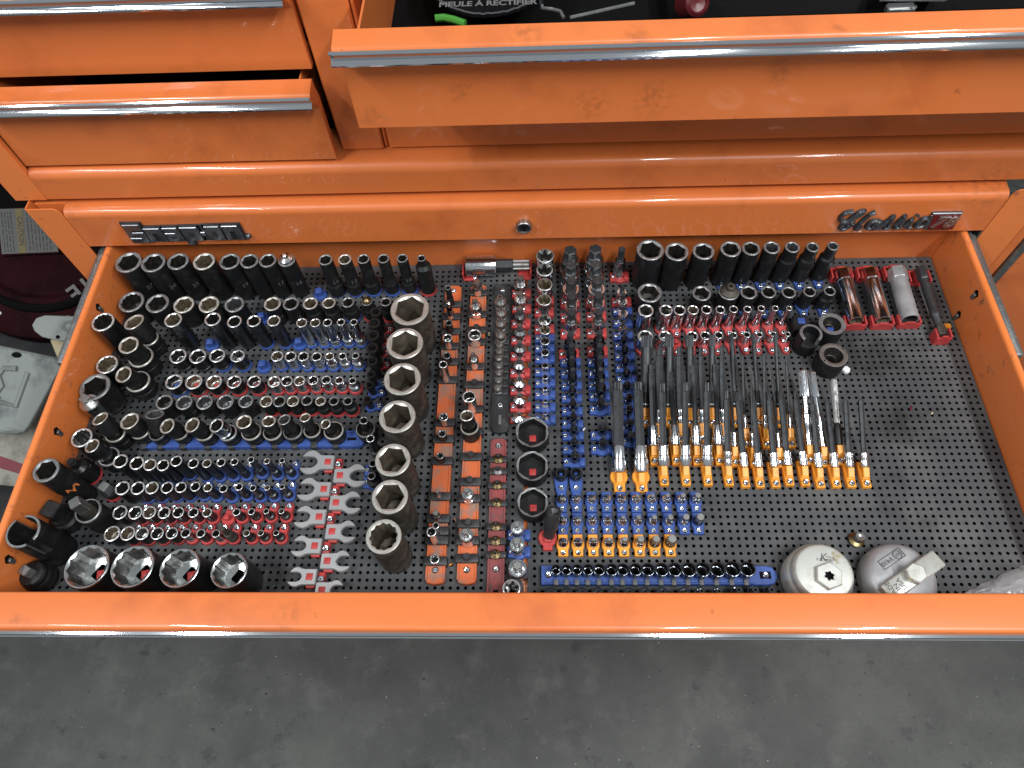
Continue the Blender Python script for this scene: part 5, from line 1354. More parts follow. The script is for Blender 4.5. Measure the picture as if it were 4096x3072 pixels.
t = keyhole_clip(208, 597, .0088, red_pl, 'empty red clip with square stub in the right short chrome row', None, dx=.0012, dy=-.0150); obj('square_stub', MB().box(-.0034, .0034, -.0034, .0034, .005, .0120, 0, .0008), red_pl, t)
# long bits on amber holders, leaning back about twenty degrees
def long_bit(k, i, xb, yb, xt, yt, zt, wt, wb, label):
    B = Vector((xb, yb, 12.5)) * MM; P = Vector((xt, yt, zt)) * MM; d = P - B; L = d.length
    q = d.to_track_quat('Z', 'Y').to_matrix().to_4x4(); t = thing('long_bit_socket', label, 'long bit socket', 'long bits leaning on amber holders', B[:])
    R = wb / 2 * MM; r = wt / 2 * MM
    if k == 'triple':
        obj('drive_body', MB().lathe([(R, 0), (R, .022), (R * .96, .023), (R * .96, .024)], 32, 0, None, True, True), impact, t, M=q)
        obj('drive_band', MB().lathe([(R * 1.01, .004), (R * 1.01, .0056)], 32, 0), satin, t, M=q)
        bit_part(t, 'round', r * .96, .022, L - .016, bit_grey, 'shank').matrix_basis = q
        bit_part(t, 'spline', r, L - .018, L, bit_grey, 'spline_tip').matrix_basis = q
    elif k.startswith('spline'):
        if k == 'spline_dark': obj('drive_body', MB().lathe([(R, 0), (R, .022), (R * .7, .030), (R * .62, .031)], 32, 0, None, True, True), impact, t, M=q); sh = satin
        else: obj('drive_body', MB().lathe([(R, 0), (R, .024), (R * 1.25, .026), (R * 1.25, .042), (R * .9, .044)], 32, 0, None, True, True), chrome, t, M=q); sh = chrome
        rr = r * (.98 if k == 'spline_dark' else .70)
        bit_part(t, 'spline' if k == 'spline_dark' else 'round', rr, .030, L - (.02 if k == 'spline_dark' else .035), sh, 'shank').matrix_basis = q
        bit_part(t, 'spline', r * 1.0, L - (.022 if k == 'spline_dark' else .037), L, sh, 'spline_tip').matrix_basis = q
    else:
        l1 = .031 if wb > 19 else .024 if wb > 15 else .017
        obj('drive_body', MB().lathe([(R * .95, 0), (R, .001), (R, l1 * .50), (R * .93, l1 * .52), (R * .93, l1 * .56), (R * .84 if wb > 15 else R * .97, l1 * .60), (R * .84 if wb > 15 else R * .97, l1 * 1.12), (R * .78, l1 * 1.18)], 36, 0, None, True, True), chrome, t, M=q)
        rs = max(r, .0017) * (1.0 if k == 'ball' else 1.05)
        if k == 'torx': rs = max(rs, .0034 if wt < 4 else .0040)
        bit_part(t, 6, rs * 1.08, l1, L, bit_grey, 'bit', tip=('torx', r * .98 if wt < 8 else rs, .012) if k == 'torx' else (6, r * .82, .012), ph=.52).matrix_basis = q
    return t
def amber_holder(xb, yb, big, label):
    h = thing('bit_holder', label, 'bit holder', 'amber holders of the long bits', (xb * MM, yb * MM, 0))
    if big:
        pts = [(.0120 * cos(a), -.004 + .0120 * sin(a)) for a in [radians(v) for v in range(-50, 231, 20)]]; pts = [(-.0075, -.026), (.0075, -.026)] + pts
    else: pts = [(-.0055, -.027), (.0058, -.027), (.0062, -.012), (.0062, .010), (-.0062, .010), (-.0062, -.012)]
    obj('base', MB().prism(pts, 0, .0075, 0, .0010), yellow_pl, h)
    obj('post', MB().box(-.0042, .0042, -.006, .006, -.009, .004, 0, .0008), yellow_pl, h, M=Matrix.Translation((0, -.004, .0105)) @ Matrix.Rotation(radians(-68), 4, 'X'))
    obj('pad', MB().box(-.0048, .0048, -.0165, -.004, .0073, .0098, 0, .0008), yellow_pl, h)
    screw_part(h, 0, -.0215, .0073, .0042); return h
ROWN = {'f': 'front row of long bits', 'm': 'middle row of long bits', 'r': 'rear row of long bits', 's': 'back row of long bits'}
cnt = {}
for k, xb, yb, xt, yt, zt, wt, wb in LONG_BITS:
    rw = 'f' if k == 'torx' else ('s' if k == 'triple' else ('m' if yb < 430 else 'r')); rw2 = rw if not k.startswith('spline') else 'x'
    i = cnt.get(rw2, 0); cnt[rw2] = i + 1
    if rw2 == 'x': lb = ['left chrome splined reamer beside the long bits', 'right chrome splined reamer beside the long bits', 'steel splined tool with black drive end beside long bits'][i]; hl = f'amber holder under the {["left chrome", "right chrome", "steel"][i]} splined tool'
    else: lb = f'{ {"torx": "long star bit", "ball": "long hex bit", "triple": "long spline bit"}[k]} socket, {ORD[i]} from left in the {ROWN[rw]}'; hl = f'amber holder, {ORD[i]} from left in the {ROWN[rw]}'
    long_bit(k, i, xb, yb, xt, yt, zt, wt, wb, lb); amber_holder(xb, yb, wb > 19, hl)
# insert bit sockets on clips
def insert_row(pts, kind, sizes, m, colour, row, grp):
    for i, (x, y) in enumerate(pts):
        c = thing('socket_clip', f'{colour} clip, {ORD[i]} from left in the {row} bit row', 'socket holder', f'{colour} clips of the {row} bit row', (x * MM, y * MM, 0))
        o = [(-.0065, -.0165), (.0065, -.0165), (.0065, -.0080), (.0084, -.0035), (.0084, .0015), (.0062, .0065), (.0062, .0128), (-.0062, .0128), (-.0062, .0065), (-.0084, .0015), (-.0084, -.0035), (-.0065, -.0080)]
        obj('clip_body', MB().prism(o, 0, .0062, 0, .0009), m, c); screw_part(c, 0, -.0118, .0056, .0039)
        r = sizes[i]
        t = thing('insert_bit_socket', f'round chrome {"star" if kind == "torx" else "hex" if kind == 6 else "spline"} bit, {ORD[i]} from left in the {row} bit row', 'bit socket', f'round bits of the {row} bit row', (x * MM, y * MM, .0062))
        obj('drive_body', MB().lathe([(.0056, 0), (.0062, .0006), (.0067, .0035), (.0066, .0058), (.0056, .0082), (max(r * MM, .0022), .0108)], 28, 0, None, True, True), chrome if r < 4.6 else dark_chrome, t)
        bit_part(t, kind, r * MM * 1.1, .0085, .0170 + r * .0007, satin if r > 2.2 else bit_black, ph=rnd.uniform(0, 1))
insert_row(INSERT_A, 'torx', [1.3, 1.5, 1.8, 2.0, 2.2, 2.4, 2.7, 3.1, 3.7, 4.3], blue_pl, 'blue', 'rear blue', '')
insert_row(INSERT_B, 6, [1.3, 1.4, 1.6, 2.0, 2.4, 2.9, 3.3, 3.9, 4.4, 5.2], blue_pl, 'blue', 'front blue', '')
insert_row(INSERT_C, 'spline', [1.7, 1.9, 2.5, 2.8, 3.6, 4.5, 4.9, 5.8], yellow_pl, 'amber', 'amber', '')
for i, (x, y) in enumerate(PAIR):
    c = thing('socket_clip', f'blue clip under the {"left" if i == 0 else "right"} black adaptor of the pair', 'socket holder', None, (x * MM, y * MM, 0))
    obj('clip_body', MB().prism([(-.0068, -.0225), (.0068, -.0225), (.0090, -.010), (.0090, .004), (-.0090, .004), (-.0090, -.010)], 0, .0060, 0, .0009), blue_pl, c); screw_part(c, 0, -.0165, .0055, .0040)
    t = thing('hex_adaptor', f'{"left" if i == 0 else "right"} black adaptor of the pair behind the blue bit rows', 'adaptor', 'pair of black adaptors', (x * MM, y * MM, .006))
    obj('body', MB().lathe([(.0078, 0), (.0084, .001), (.0084, .0050), (.0074, .0062), (.0074, .0072), (.0085, .0085), (.0085, .0128), (.0078, .0140), (.0054, .0140), (.0050, .0130)], 36, 0, None, True), dark_chrome, t)
    obj('bore', MB().rings([[(a, b, .0131) for a, b in contour(4 if i else 6, .0050, 48)], [(a, b, .004) for a, b in contour(4 if i else 6, .0046, 48)]], 0), bore_dark, t); obj('blue_stub', MB().box(-.0026, .0026, -.0026, .0026, 0, .0080, 0, .0006), blue_pl, t)
# twist sockets on the front blue rail
t = thing('socket_rail', 'blue plastic rail of black twist sockets along the front', 'socket rail', None, (0, .2415, 0))
o = [(-.001, -.0125), (.286, -.0125), (.295, -.0105), (.300, -.003), (.300, .003), (.295, .0105), (.286, .0125), (-.001, .0125)]
obj('rail_body', MB().prism(o, 0, .0072, 0, .001), blue_pl, t); obj('rail_ridge', MB().box(.004, .270, -.0122, -.0098, .0070, .0098, 0, .0008), blue_pl, t); screw_part(t, .0085, 0, .0070, .0048); obj('end_slot', MB().box(.278, .292, -.0045, .0045, .0071, .0075), black, t); screw_part(t, .285, 0, .0070, .0044)
for (x, y, D) in TWIST: obj('rail_clip', MB().box(-.0030, .0030, -.0136, -.0060, .0005, .0112, 0, .0008), grey_pl, t, (x * MM, 0, 0))
for i, (x, y, D) in enumerate(TWIST):
    socket('twist_socket', x, y, D * 1.10, 18, 'twist', 'gloss_black', f'black spiral twist socket, {ORD[i]} from left on the front blue rail', 'twist sockets on the front blue rail', z0=.008, depth=11, twist=.5, ph=.2 * i, rb=max(D / 2 * .94, 5.8), zs=.3)
for i, (x, y, k) in enumerate(FRONT_ROW):
    t = bit_socket('front_bit_socket', x, y - 2, 15.5, 19, 'torx', [1.2, 1.3, 1.4, 1.6, 1.9, 2.2, 2.5, 2.8, 3.2, 3.7, 4.2, 4.3, 4.6, 4.9][i], 9, f'chrome security star bit, {ORD[i]} from left against the drawer front', 'security bits against the drawer front', mb_body=dark_chrome, m_bit=bit_grey, cone=False)
    obj('pin_hole', MB().lathe([(.0008 + .0001 * i, .0281), (.00001, .0281)], 12, 0), black, t)
# dark oil filter caps with red peg squares
for i, (x, y, D, h) in enumerate(CAPS):
    t = thing('filter_cap_socket', f'wide black cap socket with red square, {ORD[i]} from the back', 'cap socket', 'wide black cap sockets', (x * MM, y * MM, 0)); R = D / 2 * MM; H = h * MM
    obj('shell', MB().lathe([(R * .95, 0), (R * .985, .002), (R, .006), (R, H - .0015), (R * .985, H - .0005), (R * .965, H)], 48, 0, None, True), impact, t)
    n = 48; mb = MB().rings([[(R * .965 * cos(2 * pi * j / n), R * .965 * sin(2 * pi * j / n), H) for j in range(n)], [(a, b, H - .0008) for a, b in contour(6, R * .93, n, .52)]], 1)
    mb.rings([[(a, b, H - .0008) for a, b in contour(6, R * .93, n, .52)], [(a, b, .008) for a, b in contour(6, R * .91, n, .52)]], 0); mb.add([(a, b, .008) for a, b in contour(6, R * .91, n, .52)], [tuple(range(n))], 0)
    obj('hex_recess', mb, [impact, rim_steel], t, ang=24)
    pg = obj('red_peg_top', MB().box(-.0048, .0048, -.0048, .0048, .0079, .0098, 0, .0006), red_pl, t, (.0005, -.002, 0))
# leaning black coupler on a red holder
x, y = COUP_BASE; t = thing('socket_holder', 'red round holder under the leaning black coupler', 'socket holder', None, (x * MM, y * MM, 0))
obj('base', MB().prism([(.0125 * cos(radians(v)), .0125 * sin(radians(v)) + .001) for v in range(-60, 241, 20)] + [(-.0062, -.0160), (.0062, -.0160)], 0, .0062, 0, .001), red_pl, t); obj('stub', MB().box(-.0045, .0045, -.006, .003, .006, .0105, 0, .0008), red_pl, t)
t = thing('black_coupler', 'black flexible coupler leaning over the front cap socket', 'coupler', None, ((x + 1.5) * MM, (y + 3) * MM, .007))
d = Vector((COUP_TOP[0] - x - 1.5, COUP_TOP[1] - y - 3, 43)); q = d.to_track_quat('Z', 'Y').to_matrix().to_4x4(); Lc = d.length * MM
obj('lower_sleeve', MB().lathe([(.0072, 0), (.0078, .001), (.0080, .014), (.0070, .0155)], 36, 0, None, True), black_pl, t, M=q)
obj('upper_sleeve', MB().lathe([(.0086, .0145), (.0094, .016), (.0096, Lc - .001), (.0090, Lc), (.0082, Lc), (.0078, Lc - .004), (.0002, Lc - .012)], 36, 0, None, True), black_pl, t, M=q)
# chrome bit socket lying at the back in red cradles
t = thing('lying_bit_socket', 'large chrome spline bit socket lying flat at the back wall', 'bit socket', None, (-.1195, .7435, .0188)); q = Matrix.Rotation(radians(90), 4, 'Y')
obj('drive_body', MB().lathe([(.0160, 0), (.0176, .0015), (.0176, .0045), (.0170, .0050), (.0170, .0062), (.0176, .0067), (.0176, .0140), (.0170, .0145), (.0170, .0157), (.0176, .0162), (.0176, .0480), (.0168, .0500), (.0100, .0500)], 48, 0, None, True), chrome, t, M=q)
bit_part(t, 6, .0104, .049, .0780, bit_grey, 'hex_shank', ph=0.0).matrix_basis = q
bit_part(t, 'spline', .0084, .076, .1042, satin, 'spline_tip').matrix_basis = q
for x0, lb in ((-.1170, 'red cradle under the drive end of the lying bit socket'), (-.0200, 'red cradle under the tip of the lying bit socket')):
    c = thing('tool_cradle', lb, 'tool cradle', None, (x0, .7420, 0)); s = -1 if x0 < -.1 else 1
    obj('base', MB().box(-.0140 if s > 0 else -.007, .0070 if s > 0 else .016, -.0155, .0135, 0, .0030, 0, .0008), red_pl, c); obj('end_plate', MB().box(-.0013 + s * .0068, .0013 + s * .0068, -.0150, .0130, .0025, .0190, 0, .001), red_pl, c); screw_part(c, -.009 if s > 0 else .012, -.0110, .0028, .0036)
# spark plug sockets lying in red cradles
for i, (xa, ya, xb, yb) in enumerate(SPARK):
    lb = ['chrome spark plug socket lying first from left, right back corner', 'chrome spark plug socket lying second from left, right back corner', 'dull steel spark plug socket lying third, right back corner', 'dark extension bit lying nearest the right wall'][i]
    A = Vector((xa, ya, 16 if i < 3 else 20)) * MM; B = Vector((xb, yb, 16 if i < 3 else 14)) * MM; d = B - A; L = d.length; q = d.to_track_quat('Z', 'Y').to_matrix().to_4x4()
    t = thing('spark_plug_socket' if i < 3 else 'extension_bit', lb, 'spark plug socket' if i < 3 else 'extension bit', 'tools lying in red cradles' if i < 3 else None, A[:])
    body = [chrome, chrome, alu_grey, bit_black][i]
    if i < 3:
        R = [.0112, .0118, .0130][i]; hx = contour(6, R * 1.13, 48, .3)
        obj('hex_end', MB().rings([[(a * .8, b * .8, -.004) for a, b in hx], [(a, b, -.001) for a, b in hx], [(a, b, .017) for a, b in hx], [(a * .9, b * .9, .0195) for a, b in hx]], 0, None, True), body, t, M=q, ang=22)
        mb = MB().lathe([(R, .018), (R * 1.0, L * .5), (R * 1.02, L + .004), (R * 1.0, L + .0050), (R * .86, L + .0050)], 40, 0); obj('barrel', mb, body, t, M=q)
        mb = MB().rings([[(R * .86 * cos(2 * pi * j / 48), R * .86 * sin(2 * pi * j / 48), L + .0050) for j in range(48)], [(a, b, L + .0042) for a, b in contour(12, R * .82, 48)], [(a, b, L - .020) for a, b in contour(12, R * .80, 48)]], 0); mb.lathe([(R * .8, L - .02), (.0002, L - .02)], 48, 1)
        obj('bore', mb, [bore_steel if i == 2 else bore_brown, black], t, M=q)
    else:
        hx = contour(6, .0088, 48, .2); obj('hex_end', MB().rings([[(a * .9, b * .9, -.010) for a, b in hx], [(a, b, -.008) for a, b in hx], [(a, b, .010) for a, b in hx], [(a * .8, b * .8, .012) for a, b in hx]], 0, None, True, True), body, t, M=q, ang=22)
        obj('shaft', MB().lathe([(.0062, .011), (.0066, .03), (.0066, L * .66), (.0074, L * .68), (.0074, L * .71), (.0062, L * .73), (.0062, L * .92)], 32, 0, None, True, True), body, t, M=q)
        bit_part(t, 6, .0082, L * .88, L + .004, impact_brown, 'hex_tip').matrix_basis = q
    for e, (P, s) in enumerate(((A, 1), (B, -1))):
        c = thing('tool_cradle', f'red cradle at the {"back" if e == 0 else "front"} end of the {["first", "second", "third", "fourth"][i]} lying tool', 'tool cradle', 'red cradles in the right back corner', (P.x + (.001 if e else 0), P.y, 0))
        w = .0158 if not (i == 3 and e) else .0105; hgt = .0150 if not (i == 3 and e) else .020
        y0, y1 = (-.0085, .0115) if s > 0 else (-.0095, .007)
        if i == 3: y0, y1 = (-.0095, .0115) if s > 0 else (-.010, .006)
        obj('floor_plate', MB().box(-w, w, y0, y1, 0, .0032), red_pl, c)
        obj('side_plate', MB().box(-w - .0012, -w + .0018, y0, y1, 0, hgt, 0, .0008), red_pl, c); obj('side_plate', MB().box(w - .0018, w + .0012, y0, y1, 0, hgt, 0, .0008), red_pl, c)
        ye = y1 if s > 0 else y0
        obj('end_plate', MB().prism([(-w, 0), (w, 0), (w, hgt * .8), (w * .55, hgt * .85), (w * .4, hgt * 1.06), (-w * .4, hgt * 1.06), (-w * .55, hgt * .85), (-w, hgt * .8)], -.0013, .0013), red_pl, c, M=Matrix.Translation((0, ye, 0)) @ RX)
# flare nut socket and crowfoot, two bowl shaped drivers
x, y = FLARE; t = thing('flare_nut_socket', 'black open sided flare nut socket beside the bowl shaped tools', 'flare socket', None, (x * MM, y * MM, 0)); R0, R1, H = .0165, .0118, .040
obj('base', MB().lathe([(.0160, 0), (.0165, .001), (.0165, .024), (R1, .024), (.0002, .023)], 44, 0, None, True), impact, t)
mb = MB(); wall_arc(-.9, 3.9, .024, H, 30, mb); obj('open_wall', mb, [impact, rim_steel], t)
x, y = CROW_R; t = thing('flat_adaptor', 'flat grey adaptor with blue peg behind the flare nut socket', 'adaptor', None, (x * MM, y * MM, 0))
obj('body', MB().prism([(-.0125, -.014), (.0125, -.014), (.0135, .006), (.0100, .0135), (-.0100, .0135), (-.0135, .006)], 0, .0195, 0, .0015), impact, t); obj('peg_top', MB().box(-.0055, .0055, -.003, .0075, .0194, .0206, 0, .0006), blue_pl, t)
for i, (x, y) in enumerate((BOWL_A, BOWL_B)):
    R = .0205 if i == 0 else .0212; t = thing('bowl_driver', ['dark bowl shaped driver with blue peg inside', 'dark bowl shaped driver nearest the splined tools'][i], 'driver', 'bowl shaped drivers', (x * MM, y * MM, 0)); H = .0345
    obj('body', MB().lathe([(R * .92, 0), (R * .97, .001), (R, .010), (R, H - .003), (R * .98, H - .001), (R * .95, H)], 48, 0, None, True), impact, t)
    obj('bowl_rim', MB().lathe([(R * .955, H), (R * .80, H + .0002), (R * .66, H - .0002), (R * .64, H - .001)], 48, 0), satin if i else rim_steel, t)
    obj('bowl', MB().lathe([(R * .64, H - .001), (R * .60, H - .006), (R * .42, H - .014), (R * .38, H - .0145), (R * .36, .006), (.0002, .006)], 48, 0), bore_dark, t)
    if i == 0: obj('peg_top', MB().box(-.0050, .0050, -.0050, .0050, .006, .0230, 0, .0008), blue_pl, t, (.001, -.003, 0))
    else:
        for a in (.6, 3.7): obj('rim_hole', MB().lathe([(.0012, H + .0004), (.00002, H + .0004)], 12, 0), black, t, (R * .84 * cos(a), R * .84 * sin(a), 0))
x, y = YELLOW_BIT; t = tag(obj('yellow_chip', MB().prism([(-.0058, -.003), (-.003, -.0042), (.001, -.0030), (.0055, -.0044), (.0062, 0), (.0056, .0040), (.002, .0034), (-.002, .0046), (-.0056, .0034), (-.0046, 0)], 0, .004, 0, .0008), yellow_pl, None, (x * MM, y * MM, .0003), .1), 'small yellow plastic chip beside the dark extension bit', 'chip')
x, y = WHITE_HEX; tag(obj('white_hex_cap', MB().prism([(a, b) for a, b in contour(6, .0062, 6, .15)], 0, .0055, 0, .0008), white_pl, None, (x * MM, y * MM, .0002)), 'small white hexagonal cap beside the bowl driver', 'cap')
# loose bolt
x, y = BOLT; t = thing('loose_bolt', 'flanged bolt lying loose on the empty pegboard at right', 'bolt', None, (x * MM, y * MM, .0002)); q = Vector((.12, .10, 1)).to_track_quat('Z', 'Y').to_matrix().to_4x4()
obj('flange', MB().lathe([(.0095, .001), (.0103, .002), (.0103, .0034), (.0080, .0050), (.0062, .0058)], 40, 0, None, True), brass, t, M=q)
obj('shank', MB().lathe([(.0060, .005), (.0061, .0135), (.0056, .0145), (.0044, .0145), (.0038, .0130), (.0008, .0120)], 36, 0), satin, t, M=q)
# oil filter caps at the front right
(x1, y1), (x2, y2) = OILCAP_A; t = thing('oil_filter_cap', 'bright aluminium oil filter cap with hexagonal boss and star hole', 'oil filter cap', None, (x1 * MM + .004, y1 * MM - .004, 0))
obj('body', MB().lathe([(.0405, 0), (.0412, .001), (.0412, .022), (.0395, .026), (.0378, .028), (.0372, .034), (.0360, .0385), (.0335, .0410), (.0300, .0418), (.0002, .0418)], 64, 0, None, True), alu, t, (-.004, .004, 0))
c = contour(6, .0165, 48, .35); st_ = contour('torx', .0060, 48, .2)
obj('hex_boss', MB().rings([[(a * 1.06, b * 1.06, .0412) for a, b in c], [(a * 1.03, b * 1.03, .0470) for a, b in c], [(a * .96, b * .96, .0480) for a, b in c], [(a * 1.25, b * 1.25, .0480) for a, b in st_], [(a, b, .0474) for a, b in st_]], 0), alu, t, (-.001, -.002, 0), ang=22)
obj('star_hole', MB().rings([[(a, b, .0474) for a, b in st_], [(a * .95, b * .95, .0422) for a, b in st_]], 0).add([(a * .95, b * .95, .0422) for a, b in st_], [tuple(range(48))]), black, t, (-.001, -.002, 0))
for key, dx, dy, a in (('K', -.003, .0215, .05), ('TOOL', .0065, .0215, -.2), ('KTI', -.001, .0180, -.18), ('645', -.004, -.0235, -.12)): text_obj('engraving', key, engrave, t, Matrix.Translation((dx, dy, .0421)) @ Matrix.Rotation(a, 4, 'Z'))
obj('logo_stroke', MB().tube([(-.004, .020, .0420), (.004, .0190, .0420), (.013, .0185, .0420)], .0004, 6), engrave, t)
(x1, y1), (x2, y2) = OILCAP_B; t = thing('oil_filter_cap', 'large dull aluminium filter cap with cross bar and hex bolt', 'oil filter cap', None, (x1 * MM, y1 * MM - .004, 0)); ra = radians(31)
obj('body', MB().lathe([(.0440, 0), (.0450, .001), (.0450, .014), (.0435, .022), (.0400, .0285), (.0340, .0320), (.0002, .0328)], 64, 0, None, True), alu_grey, t)
obj('cross_bar', MB().box(-.0395, .0470, -.0112, .0112, .028, .0425, 0, .0018), alu, t, (.004, -.004, 0), ra)
c = contour(6, .0128, 48, ra + .1); obj('hex_bolt', MB().rings([[(a, b, .042) for a, b in c], [(a, b, .0505) for a, b in c], [(a * .88, b * .88, .0520) for a, b in c]], 0, None, False, True), alu, t, (.0065, -.0015, 0), ang=22)
fr = obj('cast_frame', MB().box(-.0165, .0185, -.0062, -.0056, .0326, .0333).box(-.0165, .0185, .0056, .0062, .0326, .0333).box(-.0165, -.0159, -.0062, .0062, .0326, .0333).box(.0179, .0185, -.0062, .0062, .0326, .0333), engrave, t, M=Matrix.Translation((-.0105, .0205, 0)) @ Matrix.Rotation(ra, 4, 'Z'))
obj('logo_ring', MB().lathe([(.0050, .0333), (.0055, .0335), (.0058, .0333)], 28, 0), engrave, t, M=Matrix.Translation((-.0105, .0205, 0)) @ Matrix.Rotation(ra, 4, 'Z') @ Matrix.Translation((.0105, 0, 0)))
text_obj('engraving', 'AST', engrave, t, Matrix.Translation((-.0105, .0205, .0336)) @ Matrix.Rotation(ra, 4, 'Z') @ Matrix.Translation((.0105, 0, 0)) @ Matrix.Rotation(pi, 4, 'Z') @ Matrix.Scale(.7, 4))
text_obj('engraving', 'V410', engrave, t, Matrix.Translation((-.0105, .0205, .0336)) @ Matrix.Rotation(ra, 4, 'Z') @ Matrix.Translation((-.0065, 0, 0)) @ Matrix.Rotation(pi, 4, 'Z'))
for key, k in (('MADE', 1), ('IN', 0), ('USA', -1)): text_obj('engraving', key, engrave, t, Matrix.Translation((.004, -.004, .0428)) @ Matrix.Rotation(ra, 4, 'Z') @ Matrix.Translation((-.024 - .0072 * k, 0, 0)) @ Matrix.Rotation(radians(90), 4, 'Z'))
# clear plastic bag of small parts in the front right corner
t = thing('plastic_bag', 'clear crumpled plastic bag of fasteners in the front right corner', 'bag', None, (.600, .2250, .001))
rb_ = random.Random(3); mb = MB(); nx, ny = 26, 16; g = []
for j in range(ny + 1):
    for i in range(nx + 1):
        u, v = i / nx, j / ny; X = -.095 + u * .130; wy = .004 + .060 * u; Yv = -.018 + (v - .30) * wy * 1.3
        g.append((X + rb_.uniform(-.0012, .0012), Yv + rb_.uniform(-.001, .001), max(.0004, (.004 + .034 * u) * sin(pi * v) ** .7 + rb_.uniform(-.0016, .0016))))
mb.add(g, [(j * (nx + 1) + i, j * (nx + 1) + i + 1, (j + 1) * (nx + 1) + i + 1, (j + 1) * (nx + 1) + i) for j in range(ny) for i in range(nx)])
obj('film', mb, film, t, ang=20)
for i in range(14):
    a = rb_.uniform(0, 6); X = rb_.uniform(-.05, .035); Yy = -.014 + rb_.uniform(-.008, .012)
    f_ = obj('fastener', MB().lathe([(.0035, 0), (.0035, .002), (.0018, .0022), (.0018, .012)], 10, 0, None, True, True), zinc, t, M=Matrix.Translation((X, Yy, .0045)) @ Matrix.Rotation(a, 4, 'Z') @ Matrix.Rotation(radians(80), 4, 'Y'))
# ================================================================== BACKGROUND LEFT OF THE CABINET
def basis(n, right, loc):
    n = Vector(n).normalized(); r = Vector(right); r = (r - n * r.dot(n)).normalized(); u = n.cross(r)
    m = Matrix((r, u, n)).transposed().to_4x4(); m.translation = Vector(loc); return m
NV = (.20, -.52, .83); RV = (.999, .011, -.039)
B0 = basis(NV, RV, (0, 0, 0))
t = thing('hose_reel', 'dark maroon hose reel left of the cabinet with white lettering', 'hose reel', None, (-1.285, 1.2475, -.434))
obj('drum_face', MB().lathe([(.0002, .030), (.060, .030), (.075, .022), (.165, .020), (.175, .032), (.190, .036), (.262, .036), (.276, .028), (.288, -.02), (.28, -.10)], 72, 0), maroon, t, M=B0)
obj('frame_strap', MB().tube([(.200 * cos(radians(v)), .200 * sin(radians(v)), .040) for v in range(150, 330, 10)], .011, 8), black, t, M=B0)
for a in (3.6, 4.3, 5.0): obj('rivet', MB().lathe([(.006, .036), (.005, .040), (.002, .041)], 14, 0, None, False, True), satin, t, M=B0 @ Matrix.Translation((.232 * cos(a), .232 * sin(a), 0)))
text_obj('lettering', 'MITE', white_print, t, B0 @ Matrix.Translation((.122, -.128, .0372)) @ Matrix.Rotation(radians(218), 4, 'Z'))
obj('housing_backdrop', MB().box(-.60, .16, -.02, .80, -.12, .030, 0, .01), black, t, M=B0 @ Matrix.Translation((0, .03, 0)))  # reel housing stretched as a black backdrop to put shade behind it
lab = thing('caution_label', 'worn caution label with a yellow band on the dark hose reel', 'label', None, (-1.1174, 1.0495, -.2088)); L0 = basis(NV, RV, (0, 0, 0)) @ Matrix.Rotation(radians(4), 4, 'Z')
obj('paper', MB().box(-.053, .060, -.050, .047, -.0006, .0004), paper, lab, M=L0)
obj('yellow_band', MB().box(-.018, -.004, -.0495, .0465, .0005, .0009), yellow_print, lab, M=L0)
text_obj('caution_print', 'caution', ink, lab, L0 @ Matrix.Translation((-.011, -.002, .0012)) @ Matrix.Rotation(radians(-90), 4, 'Z') @ Matrix.Scale(.5, 4))
rr_ = random.Random(5); mb = MB()
for k, x in enumerate([-.047, -.041, -.035, -.029, .003, .010, .017, .024, .031, .038, .045]):
    y = .040
    while y > -.044:
        l = rr_.uniform(.005, .018); mb.box(x, x + .0020, max(y - l, -.046), y, .0005, .0009); y -= l + rr_.uniform(.0015, .004)
obj('small_print', mb, ink, lab, M=L0)['kind'] = 'stuff'
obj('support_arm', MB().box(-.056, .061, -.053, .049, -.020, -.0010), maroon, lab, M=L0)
t = thing('metal_tongue', 'pale green rounded metal tongue in front of the hose reel', 'bracket', None, (-.9861, .8083, -.2375))
obj('plate', MB().prism([(.060, -.024), (.060, .024), (-.020, .026), (-.036, .020), (-.044, .006), (-.040, -.006), (-.026, -.018), (-.004, -.024), (.014, -.026)], -.003, .003, 0, .0015), plate_grey, t, M=B0)
obj('pressed_rib', MB().lathe([(.006, .003), (.009, .0055), (.013, .003)], 28, 0), plate_grey, t, M=B0 @ Matrix.Translation((.028, .004, 0)) @ Matrix.Scale(1.6, 4, (1, 0, 0)))
obj('hole', MB().lathe([(.004, .0034), (.00005, .0034)], 20, 0), black, t, M=B0 @ Matrix.Translation((.004, -.018, 0)))
tag(obj('wood_block', MB().box(-.014, .014, -.020, .022, -.02, .012, 0, .002), wood, None, M=basis((.3, -.4, .86), (.9, .4, 0), (-1.0063, .7996, -.2992))), 'small pale wood block behind the left drawer wall', 'wood block')
# cast cover plate with raised ribs
P0 = basis((.10, -.42, .90), (.999, -.06, -.14), (-1.0730, .7060, -.2960)); t = thing('cover_plate', 'grey pressed aluminium cover plate with raised ribs beside the cabinet', 'cover plate', None, (-1.0730, .7060, -.2960)); P1 = P0.copy(); P1.translation = Vector((0, 0, 0))
out_ = [(-.12, -.098), (.020, -.098), (.034, -.092), (.042, -.078), (.086, .048), (.084, .060), (.070, .068), (-.12, .088)]
obj('plate', MB().prism(out_, -.004, .003, 0, .003), plate_grey, t, M=P1)
obj('rim_bead', MB().tube([(a * .96, b * .96, .003) for a, b in out_], .0022, 8), plate_grey, t, M=P1)
obj('raised_rib', MB().tube([(.022, .030, .004), (.010, -.040, .004), (-.030, -.034, .004), (-.026, -.024, .004)], .0055, 8), plate_grey, t, M=P1)
obj('raised_rib', MB().tube([(.000, .036, .004), (-.026, .034, .004), (-.034, .018, .004), (-.024, -.002, .004), (-.034, -.022, .004), (-.06, -.028, .004)], .0060, 8), plate_grey, t, M=P1)
